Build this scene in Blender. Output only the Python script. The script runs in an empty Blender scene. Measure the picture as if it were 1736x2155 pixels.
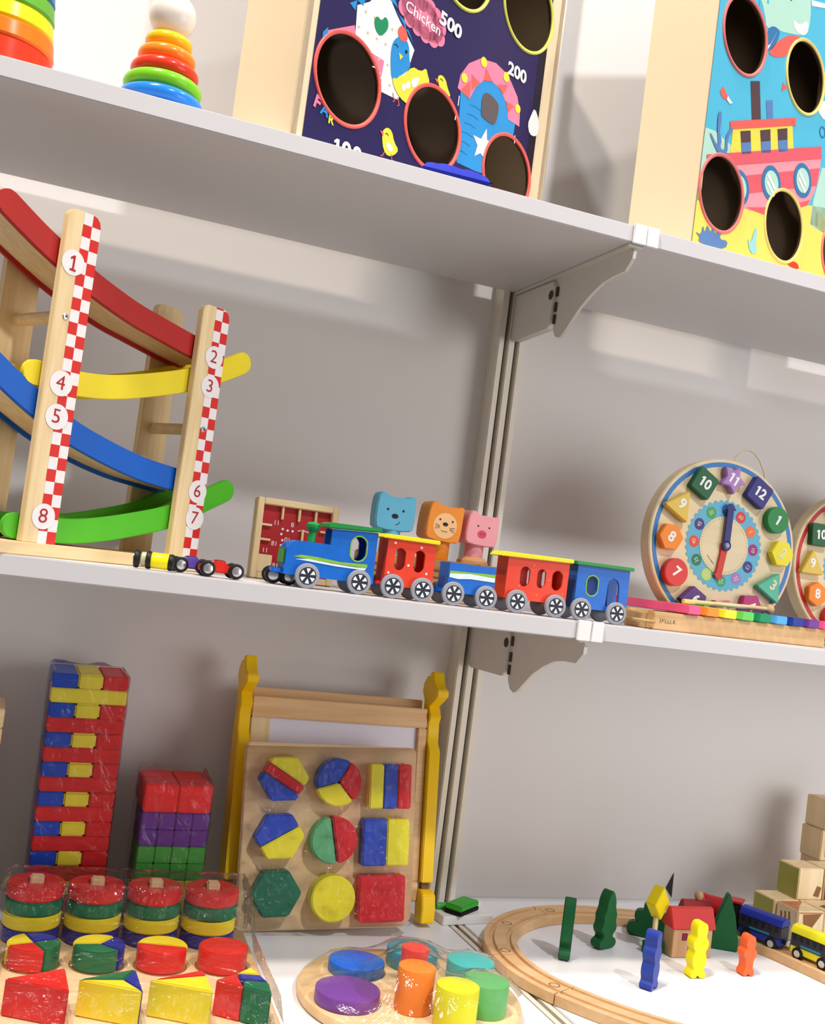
import bpy, bmesh, math, random
from mathutils import Matrix, Vector, Euler
random.seed(4)
SC = bpy.context.scene
COL = SC.collection
PI = math.pi
R = math.radians

# ---------------------------------------------------------------- camera
W, H = 1736, 2155
YAW, PITCH, ROLL, FPX = 0.3569429739, 0.0498413902, 0.1292874162, 2276.767
fw = Vector((math.sin(YAW)*math.cos(PITCH), math.cos(YAW)*math.cos(PITCH), math.sin(PITCH)))
r0 = Vector((math.cos(YAW), -math.sin(YAW), 0)); u0 = r0.cross(fw)
rt = math.cos(ROLL)*r0 + math.sin(ROLL)*u0
up = -math.sin(ROLL)*r0 + math.cos(ROLL)*u0
cam = bpy.data.objects.new('camera', bpy.data.cameras.new('camera')); COL.objects.link(cam)
m = Matrix.Identity(4)
for i in range(3):
    m[i][0] = rt[i]; m[i][1] = up[i]; m[i][2] = -fw[i]
m.translation = Vector((-0.61882, -1.35393, 0.03614))
cam.matrix_world = m
cam.data.sensor_fit = 'HORIZONTAL'; cam.data.sensor_width = 36
cam.data.lens = 36*FPX/W
cam.data.clip_start = 0.02; cam.data.clip_end = 50
SC.camera = cam

# ---------------------------------------------------------------- light
world = bpy.data.worlds.new('room_light'); SC.world = world; world.use_nodes = True
bg = world.node_tree.nodes['Background']
bg.inputs[0].default_value = (1.0, 0.97, 0.97, 1); bg.inputs[1].default_value = 0.22

def lamp(name, loc, target, energy, color, size, spot=None):
    d = bpy.data.lights.new(name, 'AREA'); d.energy = energy; d.color = color
    d.shape = 'DISK'; d.size = size
    o = bpy.data.objects.new(name, d); COL.objects.link(o)
    o.location = loc
    o.rotation_euler = (Vector(target)-Vector(loc)).to_track_quat('-Z', 'Y').to_euler()
    return o
lamp('ceiling_spot', (-1.35, -1.08, 2.85), (-0.2, -0.15, 0.3), 60, (1.0, 0.86, 0.68), 0.14)
lamp('ceiling_spot', (-1.00, -0.74, 2.85), (-0.1, -0.15, 0.3), 40, (0.93, 0.96, 1.0), 0.14)
lamp('ceiling_spot', (1.25, -1.00, 2.85), (0.3, -0.2, 0.0), 28, (1.0, 0.95, 0.90), 0.12)
lamp('ceiling_spot', (0.45, -2.68, 2.85), (0.1, -0.1, -0.1), 62, (0.98, 0.98, 1.0), 0.20)
lamp('hall_fill', (2.1, -2.6, 0.15), (0.0, 0, 0.0), 38, (1.0, 0.97, 0.965), 2.0)  # broad unseen fill lamp, added low in front to lift shaded fronts and wall

SC.view_settings.view_transform = 'Standard'
SC.view_settings.look = 'None'
SC.view_settings.exposure = 0.1
SC.view_settings.gamma = 1.0
SC.view_settings.use_curve_mapping = False

# ---------------------------------------------------------------- materials
def lin(c):
    c = c/255.0
    return c/12.92 if c <= 0.04045 else ((c+0.055)/1.055)**2.4
def rgb(*c): return (lin(c[0]), lin(c[1]), lin(c[2]), 1)
MATS = {}
def mat(name, c, rough=0.42, var=0.10, scale=30, metal=0.0, coat=0.0, spec=0.3):
    if name in MATS: return MATS[name]
    mt = bpy.data.materials.new(name); mt.use_nodes = True
    nt = mt.node_tree; b = nt.nodes['Principled BSDF']
    b.inputs['Roughness'].default_value = rough; b.inputs['Metallic'].default_value = metal
    b.inputs['Coat Weight'].default_value = coat
    b.inputs['Specular IOR Level'].default_value = spec
    tc = nt.nodes.new('ShaderNodeTexCoord'); nz = nt.nodes.new('ShaderNodeTexNoise')
    nz.inputs['Scale'].default_value = scale; nz.inputs['Detail'].default_value = 3
    nt.links.new(tc.outputs['Object'], nz.inputs['Vector'])
    mx = nt.nodes.new('ShaderNodeMix'); mx.data_type = 'RGBA'
    col = rgb(*c)
    mx.inputs[6].default_value = tuple(max(0, v*(1-var)) for v in col[:3])+(1,)
    mx.inputs[7].default_value = tuple(min(1, v*(1+var)) for v in col[:3])+(1,)
    nt.links.new(nz.outputs['Fac'], mx.inputs[0]); nt.links.new(mx.outputs[2], b.inputs['Base Color'])
    MATS[name] = mt
    return mt
def wood(name, c1, c2, axis='x', scale=60, rough=0.5):
    """pale wood: noise stretched along the grain axis"""
    if name in MATS: return MATS[name]
    mt = bpy.data.materials.new(name); mt.use_nodes = True
    nt = mt.node_tree; b = nt.nodes['Principled BSDF']; b.inputs['Roughness'].default_value = rough
    tc = nt.nodes.new('ShaderNodeTexCoord'); mp = nt.nodes.new('ShaderNodeMapping')
    s = {'x': (0.06, 1, 1), 'y': (1, 0.06, 1), 'z': (1, 1, 0.06)}[axis]
    mp.inputs['Scale'].default_value = tuple(v*scale for v in s)
    nz = nt.nodes.new('ShaderNodeTexNoise'); nz.inputs['Scale'].default_value = 2.2
    nz.inputs['Detail'].default_value = 6; nz.inputs['Distortion'].default_value = 0.6
    cr = nt.nodes.new('ShaderNodeValToRGB')
    cr.color_ramp.elements[0].position = 0.32; cr.color_ramp.elements[0].color = rgb(*c2)
    cr.color_ramp.elements[1].position = 0.62; cr.color_ramp.elements[1].color = rgb(*c1)
    nt.links.new(tc.outputs['Object'], mp.inputs[0]); nt.links.new(mp.outputs[0], nz.inputs[0])
    nt.links.new(nz.outputs['Fac'], cr.inputs[0]); nt.links.new(cr.outputs[0], b.inputs['Base Color'])
    MATS[name] = mt
    return mt
def film_mat(name='clear_film', gloss=0.13, scale=55, strength=0.5):
    """shrink wrap: mostly clear, glossy, crinkled"""
    if name in MATS: return MATS[name]
    mt = bpy.data.materials.new(name); mt.use_nodes = True
    nt = mt.node_tree; nt.nodes.remove(nt.nodes['Principled BSDF'])
    out = nt.nodes['Material Output']
    tr = nt.nodes.new('ShaderNodeBsdfTransparent'); tr.inputs[0].default_value = (.97, .97, .97, 1)
    gl = nt.nodes.new('ShaderNodeBsdfGlossy'); gl.inputs['Roughness'].default_value = 0.11
    tc = nt.nodes.new('ShaderNodeTexCoord'); nz = nt.nodes.new('ShaderNodeTexNoise')
    nz.inputs['Scale'].default_value = scale; nz.inputs['Detail'].default_value = 4; nz.inputs['Distortion'].default_value = 1.2
    bp = nt.nodes.new('ShaderNodeBump'); bp.inputs['Strength'].default_value = strength; bp.inputs['Distance'].default_value = 0.01
    nt.links.new(tc.outputs['Object'], nz.inputs[0]); nt.links.new(nz.outputs['Fac'], bp.inputs['Height'])
    nt.links.new(bp.outputs[0], gl.inputs['Normal'])
    fr = nt.nodes.new('ShaderNodeFresnel'); fr.inputs['IOR'].default_value = 1.35
    ad = nt.nodes.new('ShaderNodeMath'); ad.operation = 'MULTIPLY_ADD'
    ad.inputs[1].default_value = 0.7; ad.inputs[2].default_value = gloss*0.12
    ad.use_clamp = True
    nt.links.new(fr.outputs[0], ad.inputs[0])
    mx = nt.nodes.new('ShaderNodeMixShader')
    nt.links.new(ad.outputs[0], mx.inputs[0]); nt.links.new(tr.outputs[0], mx.inputs[1]); nt.links.new(gl.outputs[0], mx.inputs[2])
    nt.links.new(mx.outputs[0], out.inputs[0])
    MATS[name] = mt
    return mt

WALL = mat('wall_laminate', (226, 221, 218), 0.38, 0.012, 8)
SHELF = mat('white_laminate', (208, 205, 206), 0.35, 0.01, 10)
DECK = mat('deck_laminate', (232, 232, 236), 0.30, 0.01, 10)
ALU = mat('aluminium', (226, 218, 204), 0.42, 0.05, 60, metal=0.1)
STEEL = mat('bracket_steel', (220, 214, 206), 0.45, 0.04, 40)
DARK = mat('slot_dark', (70, 62, 56), 0.7, 0.05)
CHROME = mat('chrome', (205, 205, 205), 0.25, 0.05, 40, metal=0.9)
WHITEP = mat('white_plastic', (238, 236, 234), 0.35, 0.02)
BLACK = mat('black_paint', (26, 24, 26), 0.4, 0.1)
WHITE = mat('white_paint', (240, 240, 238), 0.45, 0.02)
RED = mat('red_paint', (205, 40, 36), 0.38)
BRED = mat('bright_red_paint', (226, 62, 38), 0.38)
ORANGE = mat('orange_paint', (242, 124, 30), 0.38)
YEL = mat('yellow_paint', (240, 214, 36), 0.38)
GREEN = mat('green_paint', (24, 118, 66), 0.38)
DGREEN = mat('dark_green_paint', (20, 92, 52), 0.45)
BLUE = mat('blue_paint', (22, 92, 190), 0.38)
NAVYP = mat('navy_paint', (38, 44, 140), 0.38)
PURPLE = mat('purple_paint', (112, 62, 150), 0.4)
PINK = mat('pink_paint', (236, 110, 150), 0.4)
WOODX = wood('pine_x', (238, 212, 162), (226, 194, 142), 'x')
WOODZ = wood('pine_z', (238, 212, 162), (226, 194, 142), 'z')
WOODY = wood('pine_y', (236, 208, 158), (222, 184, 128), 'y')
PLY = wood('plywood', (238, 204, 158), (228, 190, 142), 'x', 40)
FILM = film_mat()

# ---------------------------------------------------------------- mesh helpers
AX = {'xz': lambda a, b, d: (a, d, b), 'xy': lambda a, b, d: (a, b, d), 'yz': lambda a, b, d: (d, a, b)}
class S:
    """collects shapes; build() links them as ONE mesh object"""
    def __init__(s): s.bm = bmesh.new(); s.mats = []
    def mi(s, m):
        if m not in s.mats: s.mats.append(m)
        return s.mats.index(m)
    def add(s, b, m, T=None):
        i = s.mi(m)
        for f in b.faces: f.material_index = i
        if T is not None: bmesh.ops.transform(b, matrix=T, verts=b.verts)
        me = bpy.data.meshes.new('tmp'); b.to_mesh(me); b.free()
        s.bm.from_mesh(me); bpy.data.meshes.remove(me)
        return s
    def box(s, x0, x1, y0, y1, z0, z1, m, bev=0, T=None, seg=2):
        b = bmesh.new()
        v = [b.verts.new((x, y, z)) for z in (z0, z1) for y in (y0, y1) for x in (x0, x1)]
        for f in ((0, 2, 3, 1), (4, 5, 7, 6), (0, 1, 5, 4), (2, 6, 7, 3), (0, 4, 6, 2), (1, 3, 7, 5)):
            b.faces.new([v[i] for i in f])
        if bev: bmesh.ops.bevel(b, geom=b.edges[:], offset=bev, segments=seg, affect='EDGES', clamp_overlap=True)
        bmesh.ops.recalc_face_normals(b, faces=b.faces)
        return s.add(b, m, T)
    def prism(s, pts, d0, d1, m, plane='xz', bev=0, T=None, holes=(), seg=2):
        f = AX[plane]; b = bmesh.new()
        rings = [pts]+list(holes)
        for d in (d0, d1):
            ed = []
            for ring in rings:
                vs = [b.verts.new(f(p[0], p[1], d)) for p in ring]
                ed += [b.edges.new((vs[i], vs[(i+1) % len(vs)])) for i in range(len(vs))]
            if holes:
                bmesh.ops.triangle_fill(b, use_beauty=True, use_dissolve=False, edges=ed)
            else:
                b.faces.new([e.verts[0] if False else v for e, v in zip(ed, vs)])
        b.verts.ensure_lookup_table()
        n = len(b.verts)//2; k = 0
        for ring in rings:
            c = len(ring)
            for i in range(c):
                j = (i+1) % c
                b.faces.new([b.verts[k+i], b.verts[k+j], b.verts[n+k+j], b.verts[n+k+i]])
            k += c
        bmesh.ops.recalc_face_normals(b, faces=b.faces)
        if bev:
            es = [e for e in b.edges if len(e.link_faces) == 2 and e.calc_face_angle(0) > 0.5 and
                  any(len(q.verts) != 4 or not holes for q in e.link_faces)]
            bmesh.ops.bevel(b, geom=es, offset=bev, segments=seg, affect='EDGES', clamp_overlap=True)
        return s.add(b, m, T)
    def sheet(s, pts, d, m, plane='xz', T=None):
        """a printed or painted patch: single flat face"""
        f = AX[plane]; b = bmesh.new()
        vs = [b.verts.new(f(p[0], p[1], d)) for p in pts]
        ed = [b.edges.new((vs[i], vs[(i+1) % len(vs)])) for i in range(len(vs))]
        bmesh.ops.triangle_fill(b, use_beauty=True, use_dissolve=False, edges=ed)
        return s.add(b, m, T)
    def disc(s, x, z, r, d, m, plane='xz', T=None, n=28, rz=None):
        rz = rz or r
        return s.sheet([(x+r*math.cos(2*PI*i/n), z+rz*math.sin(2*PI*i/n)) for i in range(n)], d, m, plane, T)
    def ringsheet(s, x, z, r0, r1, d, m, plane='xz', T=None, n=48):
        f = AX[plane]; b = bmesh.new()
        A = [b.verts.new(f(x+r0*math.cos(2*PI*i/n), z+r0*math.sin(2*PI*i/n), d)) for i in range(n)]
        B = [b.verts.new(f(x+r1*math.cos(2*PI*i/n), z+r1*math.sin(2*PI*i/n), d)) for i in range(n)]
        for i in range(n):
            j = (i+1) % n; b.faces.new((A[i], A[j], B[j], B[i]))
        return s.add(b, m, T)
    def lathe(s, prof, m, c=(0, 0, 0), axis='z', n=32, T=None):
        """prof: list of (radius, height) from bottom to top"""
        b = bmesh.new(); rows = []
        def P(r, h, a):
            x, y = r*math.cos(a), r*math.sin(a)
            if axis == 'z': q = (x, y, h)
            elif axis == 'y': q = (x, h, y)
            else: q = (h, x, y)
            return (q[0]+c[0], q[1]+c[1], q[2]+c[2])
        for r, h in prof:
            if r < 1e-7: rows.append([b.verts.new(P(0, h, 0))])
            else: rows.append([b.verts.new(P(r, h, 2*PI*i/n)) for i in range(n)])
        for A, B in zip(rows, rows[1:]):
            if len(A) == 1 and len(B) == 1: continue
            for i in range(n):
                j = (i+1) % n
                if len(A) == 1: b.faces.new((A[0], B[j], B[i]))
                elif len(B) == 1: b.faces.new((A[i], A[j], B[0]))
                else: b.faces.new((A[i], A[j], B[j], B[i]))
        if len(rows[0]) > 1: b.faces.new(rows[0][::-1])
        if len(rows[-1]) > 1: b.faces.new(rows[-1])
        bmesh.ops.recalc_face_normals(b, faces=b.faces)
        return s.add(b, m, T)
    def cyl(s, c, r, h, m, axis='z', bev=0, n=32, T=None):
        if bev:
            pr = [(r-bev, 0), (r-bev*.3, bev*.3), (r, bev), (r, h-bev), (r-bev*.3, h-bev*.3), (r-bev, h)]
        else: pr = [(r, 0), (r, h)]
        return s.lathe(pr, m, c, axis, n, T)
    def ball(s, c, r, m, n=24, sz=1.0, T=None):
        k = 14
        return s.lathe([(max(0, r*math.sin(PI*i/k)) if 0 < i < k else 0, -r*sz*math.cos(PI*i/k)) for i in range(k+1)], m, c, 'z', n, T)
    def torus(s, c, Rr, r, m, axis='z', n=40, k=10, T=None):
        b = bmesh.new(); rows = []
        for i in range(n):
            a = 2*PI*i/n; row = []
            for j in range(k):
                q = 2*PI*j/k; rr = Rr+r*math.cos(q); h = r*math.sin(q)
                x, y = rr*math.cos(a), rr*math.sin(a)
                p = {'z': (x, y, h), 'y': (x, h, y), 'x': (h, x, y)}[axis]
                row.append(b.verts.new((p[0]+c[0], p[1]+c[1], p[2]+c[2])))
            rows.append(row)
        for i in range(n):
            for j in range(k):
                b.faces.new((rows[i][j], rows[(i+1) % n][j], rows[(i+1) % n][(j+1) % k], rows[i][(j+1) % k]))
        bmesh.ops.recalc_face_normals(b, faces=b.faces)
        return s.add(b, m, T)
    def tube(s, path, r, m, n=10, T=None):
        b = bmesh.new(); rows = []
        P = [Vector(p) for p in path]
        for i, p in enumerate(P):
            d = (P[min(i+1, len(P)-1)]-P[max(i-1, 0)]).normalized()
            a = d.orthogonal().normalized() if i == 0 else (a-d*a.dot(d)).normalized()
            c = d.cross(a)
            rows.append([b.verts.new(p+r*(a*math.cos(2*PI*k/n)+c*math.sin(2*PI*k/n))) for k in range(n)])
        for A, B in zip(rows, rows[1:]):
            for i in range(n): b.faces.new((A[i], A[(i+1) % n], B[(i+1) % n], B[i]))
        b.faces.new(rows[0][::-1]); b.faces.new(rows[-1])
        bmesh.ops.recalc_face_normals(b, faces=b.faces)
        return s.add(b, m, T)
    def sweep(s, path, prof, m, T=None):
        """path: 2-D points in xy; prof: closed list of (offset to the right, z)"""
        b = bmesh.new(); rows = []
        P = [Vector((p[0], p[1])) for p in path]
        for i, p in enumerate(P):
            d = (P[min(i+1, len(P)-1)]-P[max(i-1, 0)]).normalized(); nrm = Vector((d.y, -d.x))
            rows.append([b.verts.new((p.x+nrm.x*o, p.y+nrm.y*o, z)) for o, z in prof])
        n = len(prof)
        for A, B in zip(rows, rows[1:]):
            for i in range(n): b.faces.new((A[i], A[(i+1) % n], B[(i+1) % n], B[i]))
        for row in (rows[0], rows[-1]):
            ed = [b.edges.get((row[i], row[(i+1) % n])) for i in range(n)]
            bmesh.ops.triangle_fill(b, use_beauty=True, use_dissolve=False, edges=ed)
        bmesh.ops.recalc_face_normals(b, faces=b.faces)
        return s.add(b, m, T)
    def text(s, txt, size, x, z, d, m, rot=0, mirror=False, bold=0.0, plane='xz', sx=1.0, T=None):
        cu = bpy.data.curves.new('t', 'FONT'); cu.body = txt; cu.size = size; cu.offset = bold
        cu.align_x = 'CENTER'; cu.align_y = 'CENTER'; cu.resolution_u = 4
        o = bpy.data.objects.new('t', cu); COL.objects.link(o)
        dg = bpy.context.evaluated_depsgraph_get()
        me = bpy.data.meshes.new_from_object(o.evaluated_get(dg))
        b = bmesh.new(); b.from_mesh(me)
        bpy.data.objects.remove(o); bpy.data.curves.remove(cu); bpy.data.meshes.remove(me)
        ca, sa = math.cos(rot), math.sin(rot); f = AX[plane]
        k = -1 if mirror else 1
        for v in b.verts:
            a, c = v.co.x*k*sx, v.co.y
            v.co = f(x+a*ca-c*sa, z+a*sa+c*ca, d)
        return s.add(b, m, T)
    def num(s, txt, size, x, z, d, m, rot=0, bold=0.0, sx=1.0, serif=False):
        """digits laid out one by one; the figure 1 gets its flag (and foot)"""
        adv = [size*sx*(.47 if c == '1' else .58) for c in txt]; tot = sum(adv); u = -tot/2
        ca, sa = math.cos(rot), math.sin(rot); h = size*.36; w = size*.055+bold
        for c, a in zip(txt, adv):
            cx = u+a/2; u += a
            P = lambda pts: [(x+p*ca-q*sa, z+p*sa+q*ca) for p, q in pts]
            if c == '1':
                e = cx+size*.05*sx
                s.sheet(P([(e-w, -h), (e+w, -h), (e+w, h), (e-w*.9, h), (e-size*.20*sx, h*.62), (e-size*.17*sx, h*.36), (e-w, h*.55)]), d, m)
                if serif: s.sheet(P([(e-size*.17, -h-w), (e+size*.17, -h-w), (e+size*.17, -h+w), (e-size*.17, -h+w)]), d-.00005, m)
            else: s.text(c, size, x+cx*ca, z+cx*sa, d, m, rot, bold=bold, sx=sx)
        return s
    def stroke(s, pts, w, d, m, plane='xz', T=None):
        """a painted line of width w"""
        f = AX[plane]; b = bmesh.new(); P = [Vector(p) for p in pts]; L = []; Rr = []
        for i, p in enumerate(P):
            t = (P[min(i+1, len(P)-1)]-P[max(i-1, 0)]).normalized(); n = Vector((-t.y, t.x))*w/2
            L.append(b.verts.new(f(p.x+n.x, p.y+n.y, d))); Rr.append(b.verts.new(f(p.x-n.x, p.y-n.y, d)))
        for i in range(len(P)-1): b.faces.new((L[i], Rr[i], Rr[i+1], L[i+1]))
        return s.add(b, m, T)
    def mesh(s, name, ang=38):
        me = bpy.data.meshes.new(name)
        for f in s.bm.faces: f.smooth = True
        for e in s.bm.edges:
            if len(e.link_faces) == 2:
                e.smooth = e.calc_face_angle(0) < R(ang) and e.link_faces[0].material_index == e.link_faces[1].material_index
        s.bm.to_mesh(me); s.bm.free()
        for mm in s.mats: me.materials.append(mm)
        return me
    def build(s, name, parent=None, label=None, loc=None, rot=None):
        o = bpy.data.objects.new(name, s.mesh(name)); COL.objects.link(o)
        if parent is not None: o.parent = parent
        if label: o['label'] = label
        if loc: o.location = loc
        if rot: o.rotation_euler = rot
        return o
def tag(o, label, cat, group=None):
    o['label'] = label; o['category'] = cat
    if group: o['group'] = group
    return o
def thing(name, label, cat, loc=(0, 0, 0), rot=(0, 0, 0), group=None):
    o = bpy.data.objects.new(name, None); COL.objects.link(o)
    o.empty_display_size = 0.02
    o.location = loc; o.rotation_euler = rot
    return tag(o, label, cat, group)
def struct(s, name):
    o = s.build(name); o['kind'] = 'structure'; return o
def mm(pts): return [(p[0]*.001, p[1]*.001) for p in pts]
def ngon(cx, cz, r, n, rot=0): return [(cx+r*math.cos(rot+2*PI*i/n), cz+r*math.sin(rot+2*PI*i/n)) for i in range(n)]
def smooth2(pts, it=2, closed=True):
    """corner cutting for soft outlines"""
    for _ in range(it):
        q = []; n = len(pts)
        for i in range(n if closed else n-1):
            a, b = pts[i], pts[(i+1) % n]
            q += [(a[0]*.75+b[0]*.25, a[1]*.75+b[1]*.25), (a[0]*.25+b[0]*.75, a[1]*.25+b[1]*.75)]
        if not closed: q = [pts[0]]+q+[pts[-1]]
        pts = q
    return pts
def roundrect(x0, x1, z0, z1, r, n=5):
    o = []
    for cx, cz, a in ((x1-r, z1-r, 0), (x0+r, z1-r, 90), (x0+r, z0+r, 180), (x1-r, z0+r, 270)):
        o += [(cx+r*math.cos(R(a+90*i/n)), cz+r*math.sin(R(a+90*i/n))) for i in range(n+1)]
    return o
def arc(cx, cy, r, a0, a1, n): return [(cx+r*math.cos(R(a0+(a1-a0)*i/n)), cy+r*math.sin(R(a0+(a1-a0)*i/n))) for i in range(n+1)]

# ---------------------------------------------------------------- setting
ZT, ZM, ZD, YW = 0.45, 0.0, -0.41, 0.03        # shelf tops, deck top, wall face
s = S()
for x0, x1 in ((-1.70, -0.019), (0.019, 1.70)):
    s.box(x0, x1, YW, YW+0.012, ZD-0.05, 1.30, WALL)
s.box(-1.70, 1.70, YW+0.012, YW+0.02, ZD-0.05, 1.30, WALL)
struct(s, 'wall_back')
s = S()                                         # slotted aluminium upright
for x0, x1 in ((-0.0215, -0.0125), (-0.0065, 0.0035), (0.0095, 0.0185)):
    s.box(x0, x1, -0.002, YW+0.004, ZD+.0005, 1.30, ALU, 0.0012)
s.box(-0.0205, 0.0175, 0.010, YW+0.004, ZD+.0005, 1.30, DARK)
struct(s, 'trim_1')
s = S()
s.box(-1.70, -0.0235, -0.50, YW-.0003, ZD-0.025, ZD, DECK, 0.001)
tag(s.build('counter_board'), 'white counter board left of the seam, under shape toys', 'counter')
s = S()
s.box(-0.0005, 1.70, -0.50, YW-.0003, ZD-0.025, ZD, DECK, 0.001)
tag(s.build('counter_board'), 'white counter board right of the seam, under the wooden railway', 'counter')
s = S()                                         # slotted strip in the counter seam
s.box(-0.0215, -0.0150, -0.50, YW-.001, ZD-0.025, ZD-0.0006, ALU)
s.box(-0.0095, -0.0030, -0.50, YW-.001, ZD-0.025, ZD-0.0006, ALU)
s.box(-0.0230, -0.0010, -0.50, YW-.001, ZD-0.026, ZD-0.008, DARK)
struct(s, 'trim_2')

for (x0, x1, zt, lab) in ((-1.70, 0.0102, ZT, 'top white shelf board left of the bracket, under ring stackers and navy box'),
                          (0.0106, 1.70, ZT, 'top white shelf board right of the bracket, under the turquoise box'),
                          (-1.70, -0.0002, ZM, 'middle white shelf board left of the joint, under car ramp and train'),
                          (0.0002, 1.70, ZM, 'middle white shelf board right of the joint, under clocks and xylophone')):
    s = S(); s.box(x0, x1, -0.30, 0.0, zt-0.02, zt-.0002, SHELF, 0.0012)
    tag(s.build('shelf_board'), lab, 'shelf')

def bracket(zt, x, label, clipx):
    t = thing('shelf_bracket', label, 'bracket', (0, 0, zt-0.02))
    arm = [(-.098, -.002), (-.285, -.002), (-.297, -.008), (-.296, -.016), (-.282, -.028), (-.255, -.029), (-.233, -.032), (-.208, -.041), (-.182, -.054), (-.163, -.068),
           (-.147, -.080), (-.138, -.0835), (-.127, -.080), (-.119, -.070), (-.116, -.040)]
    s = S(); s.prism(arm, x-.002, x+.002, STEEL, 'yz')
    s.box(x-.009, x+.009, -.296, -.004, -.0035, -.0005, STEEL)
    s.build('bracket_arm', t)
    s = S(); s.prism([(-.003, -.004), (-.003, -.066), (-.012, -.069), (-.108, -.067), (-.116, -.060), (-.119, -.014), (-.113, -.006)], x-.0065, x+.0065, STEEL, 'yz', .001)
    s.build('socket_plate', t)
    s = S(); s.cyl((x-.0072, -.111, -.024), .0062, .002, DARK, 'x', .0005)
    s.build('screw', t, 'dark round screw hole')
    s = S()
    for z in (-.020, -.040, -.056): s.box(x-.0045, x-.0021, -.1235, -.1195, z-.007, z+.005, DARK)
    s.build('slot_row', t)
    s = S()
    s.box(clipx-.0165, clipx+.0005, -.3035, -.3003, -.0012, .0216, WHITEP, .0008)
    s.box(clipx+.0012, clipx+.0165, -.3035, -.3003, -.0012, .0216, WHITEP, .0008)
    s.build('end_clip', t, 'white plastic end clip')
bracket(ZT, 0.002, 'grey steel shelf bracket holding up the top shelf', 0.0105)
bracket(ZM, 0.0, 'grey steel shelf bracket under the middle shelf joint', 0.0)
# ================================================================ top shelf
def ring_stack(name, label, loc, rings, ball=None, flat=False):
    """rings: (radius, half height, z centre, material)"""
    t = thing(name, label, 'stacking toy', loc)
    s = S(); s.cyl((0, 0, .0008), .006, rings[-1][2]+.004, WOODZ, 'z'); s.build('peg', t)
    for r, h, z, m in rings:
        s = S()
        if flat:
            a = .0022
            s.lathe([(.008, z-h), (r-a, z-h), (r, z-h+a), (r-.0016, z+h-a), (r-.0016-a, z+h), (.008, z+h)], m, n=48)
        else:
            pr = [(.008, z-h)]
            for i in range(11):
                q = -PI/2+PI*i/10
                pr.append((r-h+h*math.cos(q), z+h*math.sin(q)))
            pr.append((.008, z+h))
            s.lathe(pr, m, n=48)
        s.build('ring', t)
    if ball:
        s = S(); s.ball((0, 0, ball[1]), ball[0], ball[2], 40); s.build('ball', t, 'white ball on top')
    return t
GL = dict(rough=0.22)
ring_stack('ring_stacker', 'rainbow ring stacker topped by a white ball, at the top shelf edge', (-0.5305, -0.243, ZT-.0038),
    [(.0400, .0020, .0062, mat('gloss_violet', (120, 70, 170), .2)),
     (.0425, .0080, .0182, mat('gloss_blue', (40, 130, 226), .2)), (.0392, .0079, .0341, mat('gloss_lime', (122, 204, 40), .2)),
     (.0340, .0078, .0497, mat('gloss_red', (232, 60, 36), .2)), (.0288, .0077, .0652, mat('gloss_orange', (248, 138, 40), .2)),
     (.0236, .0076, .0805, mat('gloss_yellow', (250, 190, 24), .2))], (.0236, .1095, mat('gloss_white', (236, 228, 218), .22)))
ring_stack('ring_stacker', 'rainbow conical ring stacker cut by the left edge of the photo', (-0.684, -0.243, ZT),
    [(.0500, .0115, .0118, mat('gloss_red', (232, 60, 36), .2)), (.0488, .0090, .0325, mat('gloss_tangerine', (250, 120, 26), .25)),
     (.0462, .0088, .0505, mat('gloss_lemon', (250, 226, 30), .25)), (.0448, .0088, .0682, mat('gloss_leaf', (104, 176, 56), .25)),
     (.0430, .0088, .0860, mat('gloss_teal', (30, 118, 168), .25)), (.0405, .0086, .1036, mat('gloss_navy', (28, 50, 150), .25))], None, True)

CREAMSIDE = mat('cream_board', (236, 214, 178), .5, .02, 20)
MDF = mat('shaded_fibreboard', (66, 48, 28), .7, .08, 60)  # fibreboard inside the boxes, shade of the closed interior put into the colour
from mathutils.geometry import delaunay_2d_cdt
def inside(p, poly):
    c = False; n = len(poly)
    for i in range(n):
        a, b = poly[i], poly[(i+1) % n]
        if (a[1] > p[1]) != (b[1] > p[1]) and p[0] < (b[0]-a[0])*(p[1]-a[1])/(b[1]-a[1])+a[0]: c = not c
    return c
def cut_sheet(s, pts, d, m, circles=(), clip=None, T=None):
    """flat printed patch with round holes left open and its outer outline clipped"""
    rings = [list(pts)]+[[(c[0]+c[2]*math.cos(2*PI*i/40), c[1]+c[2]*math.sin(2*PI*i/40)) for i in range(40)] for c in circles]
    if clip: rings.append([(clip[0], clip[2]), (clip[1], clip[2]), (clip[1], clip[3]), (clip[0], clip[3])])
    vs, es = [], []
    for r in rings:
        k = len(vs); vs += [Vector(p) for p in r]; es += [(k+i, k+(i+1) % len(r)) for i in range(len(r))]
    V, _, F, *_ = delaunay_2d_cdt(vs, es, [], 0, 1e-6)
    b = bmesh.new(); bv = [b.verts.new((v.x, d, v.y)) for v in V]
    for f in F:
        cx = sum(V[i].x for i in f)/len(f); cz = sum(V[i].y for i in f)/len(f)
        if not inside((cx, cz), pts): continue
        if any((cx-c[0])**2+(cz-c[1])**2 < (c[2]*.996)**2 for c in circles): continue
        if clip and not (clip[0] < cx < clip[1] and clip[2] < cz < clip[3]): continue
        b.faces.new([bv[i] for i in f])
    bmesh.ops.delete(b, geom=[v for v in b.verts if not v.link_faces], context='VERTS')
    for f in b.faces:
        f.normal_update()
        if f.normal.y > 0: f.normal_flip()
    s.add(b, m, T)
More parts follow.
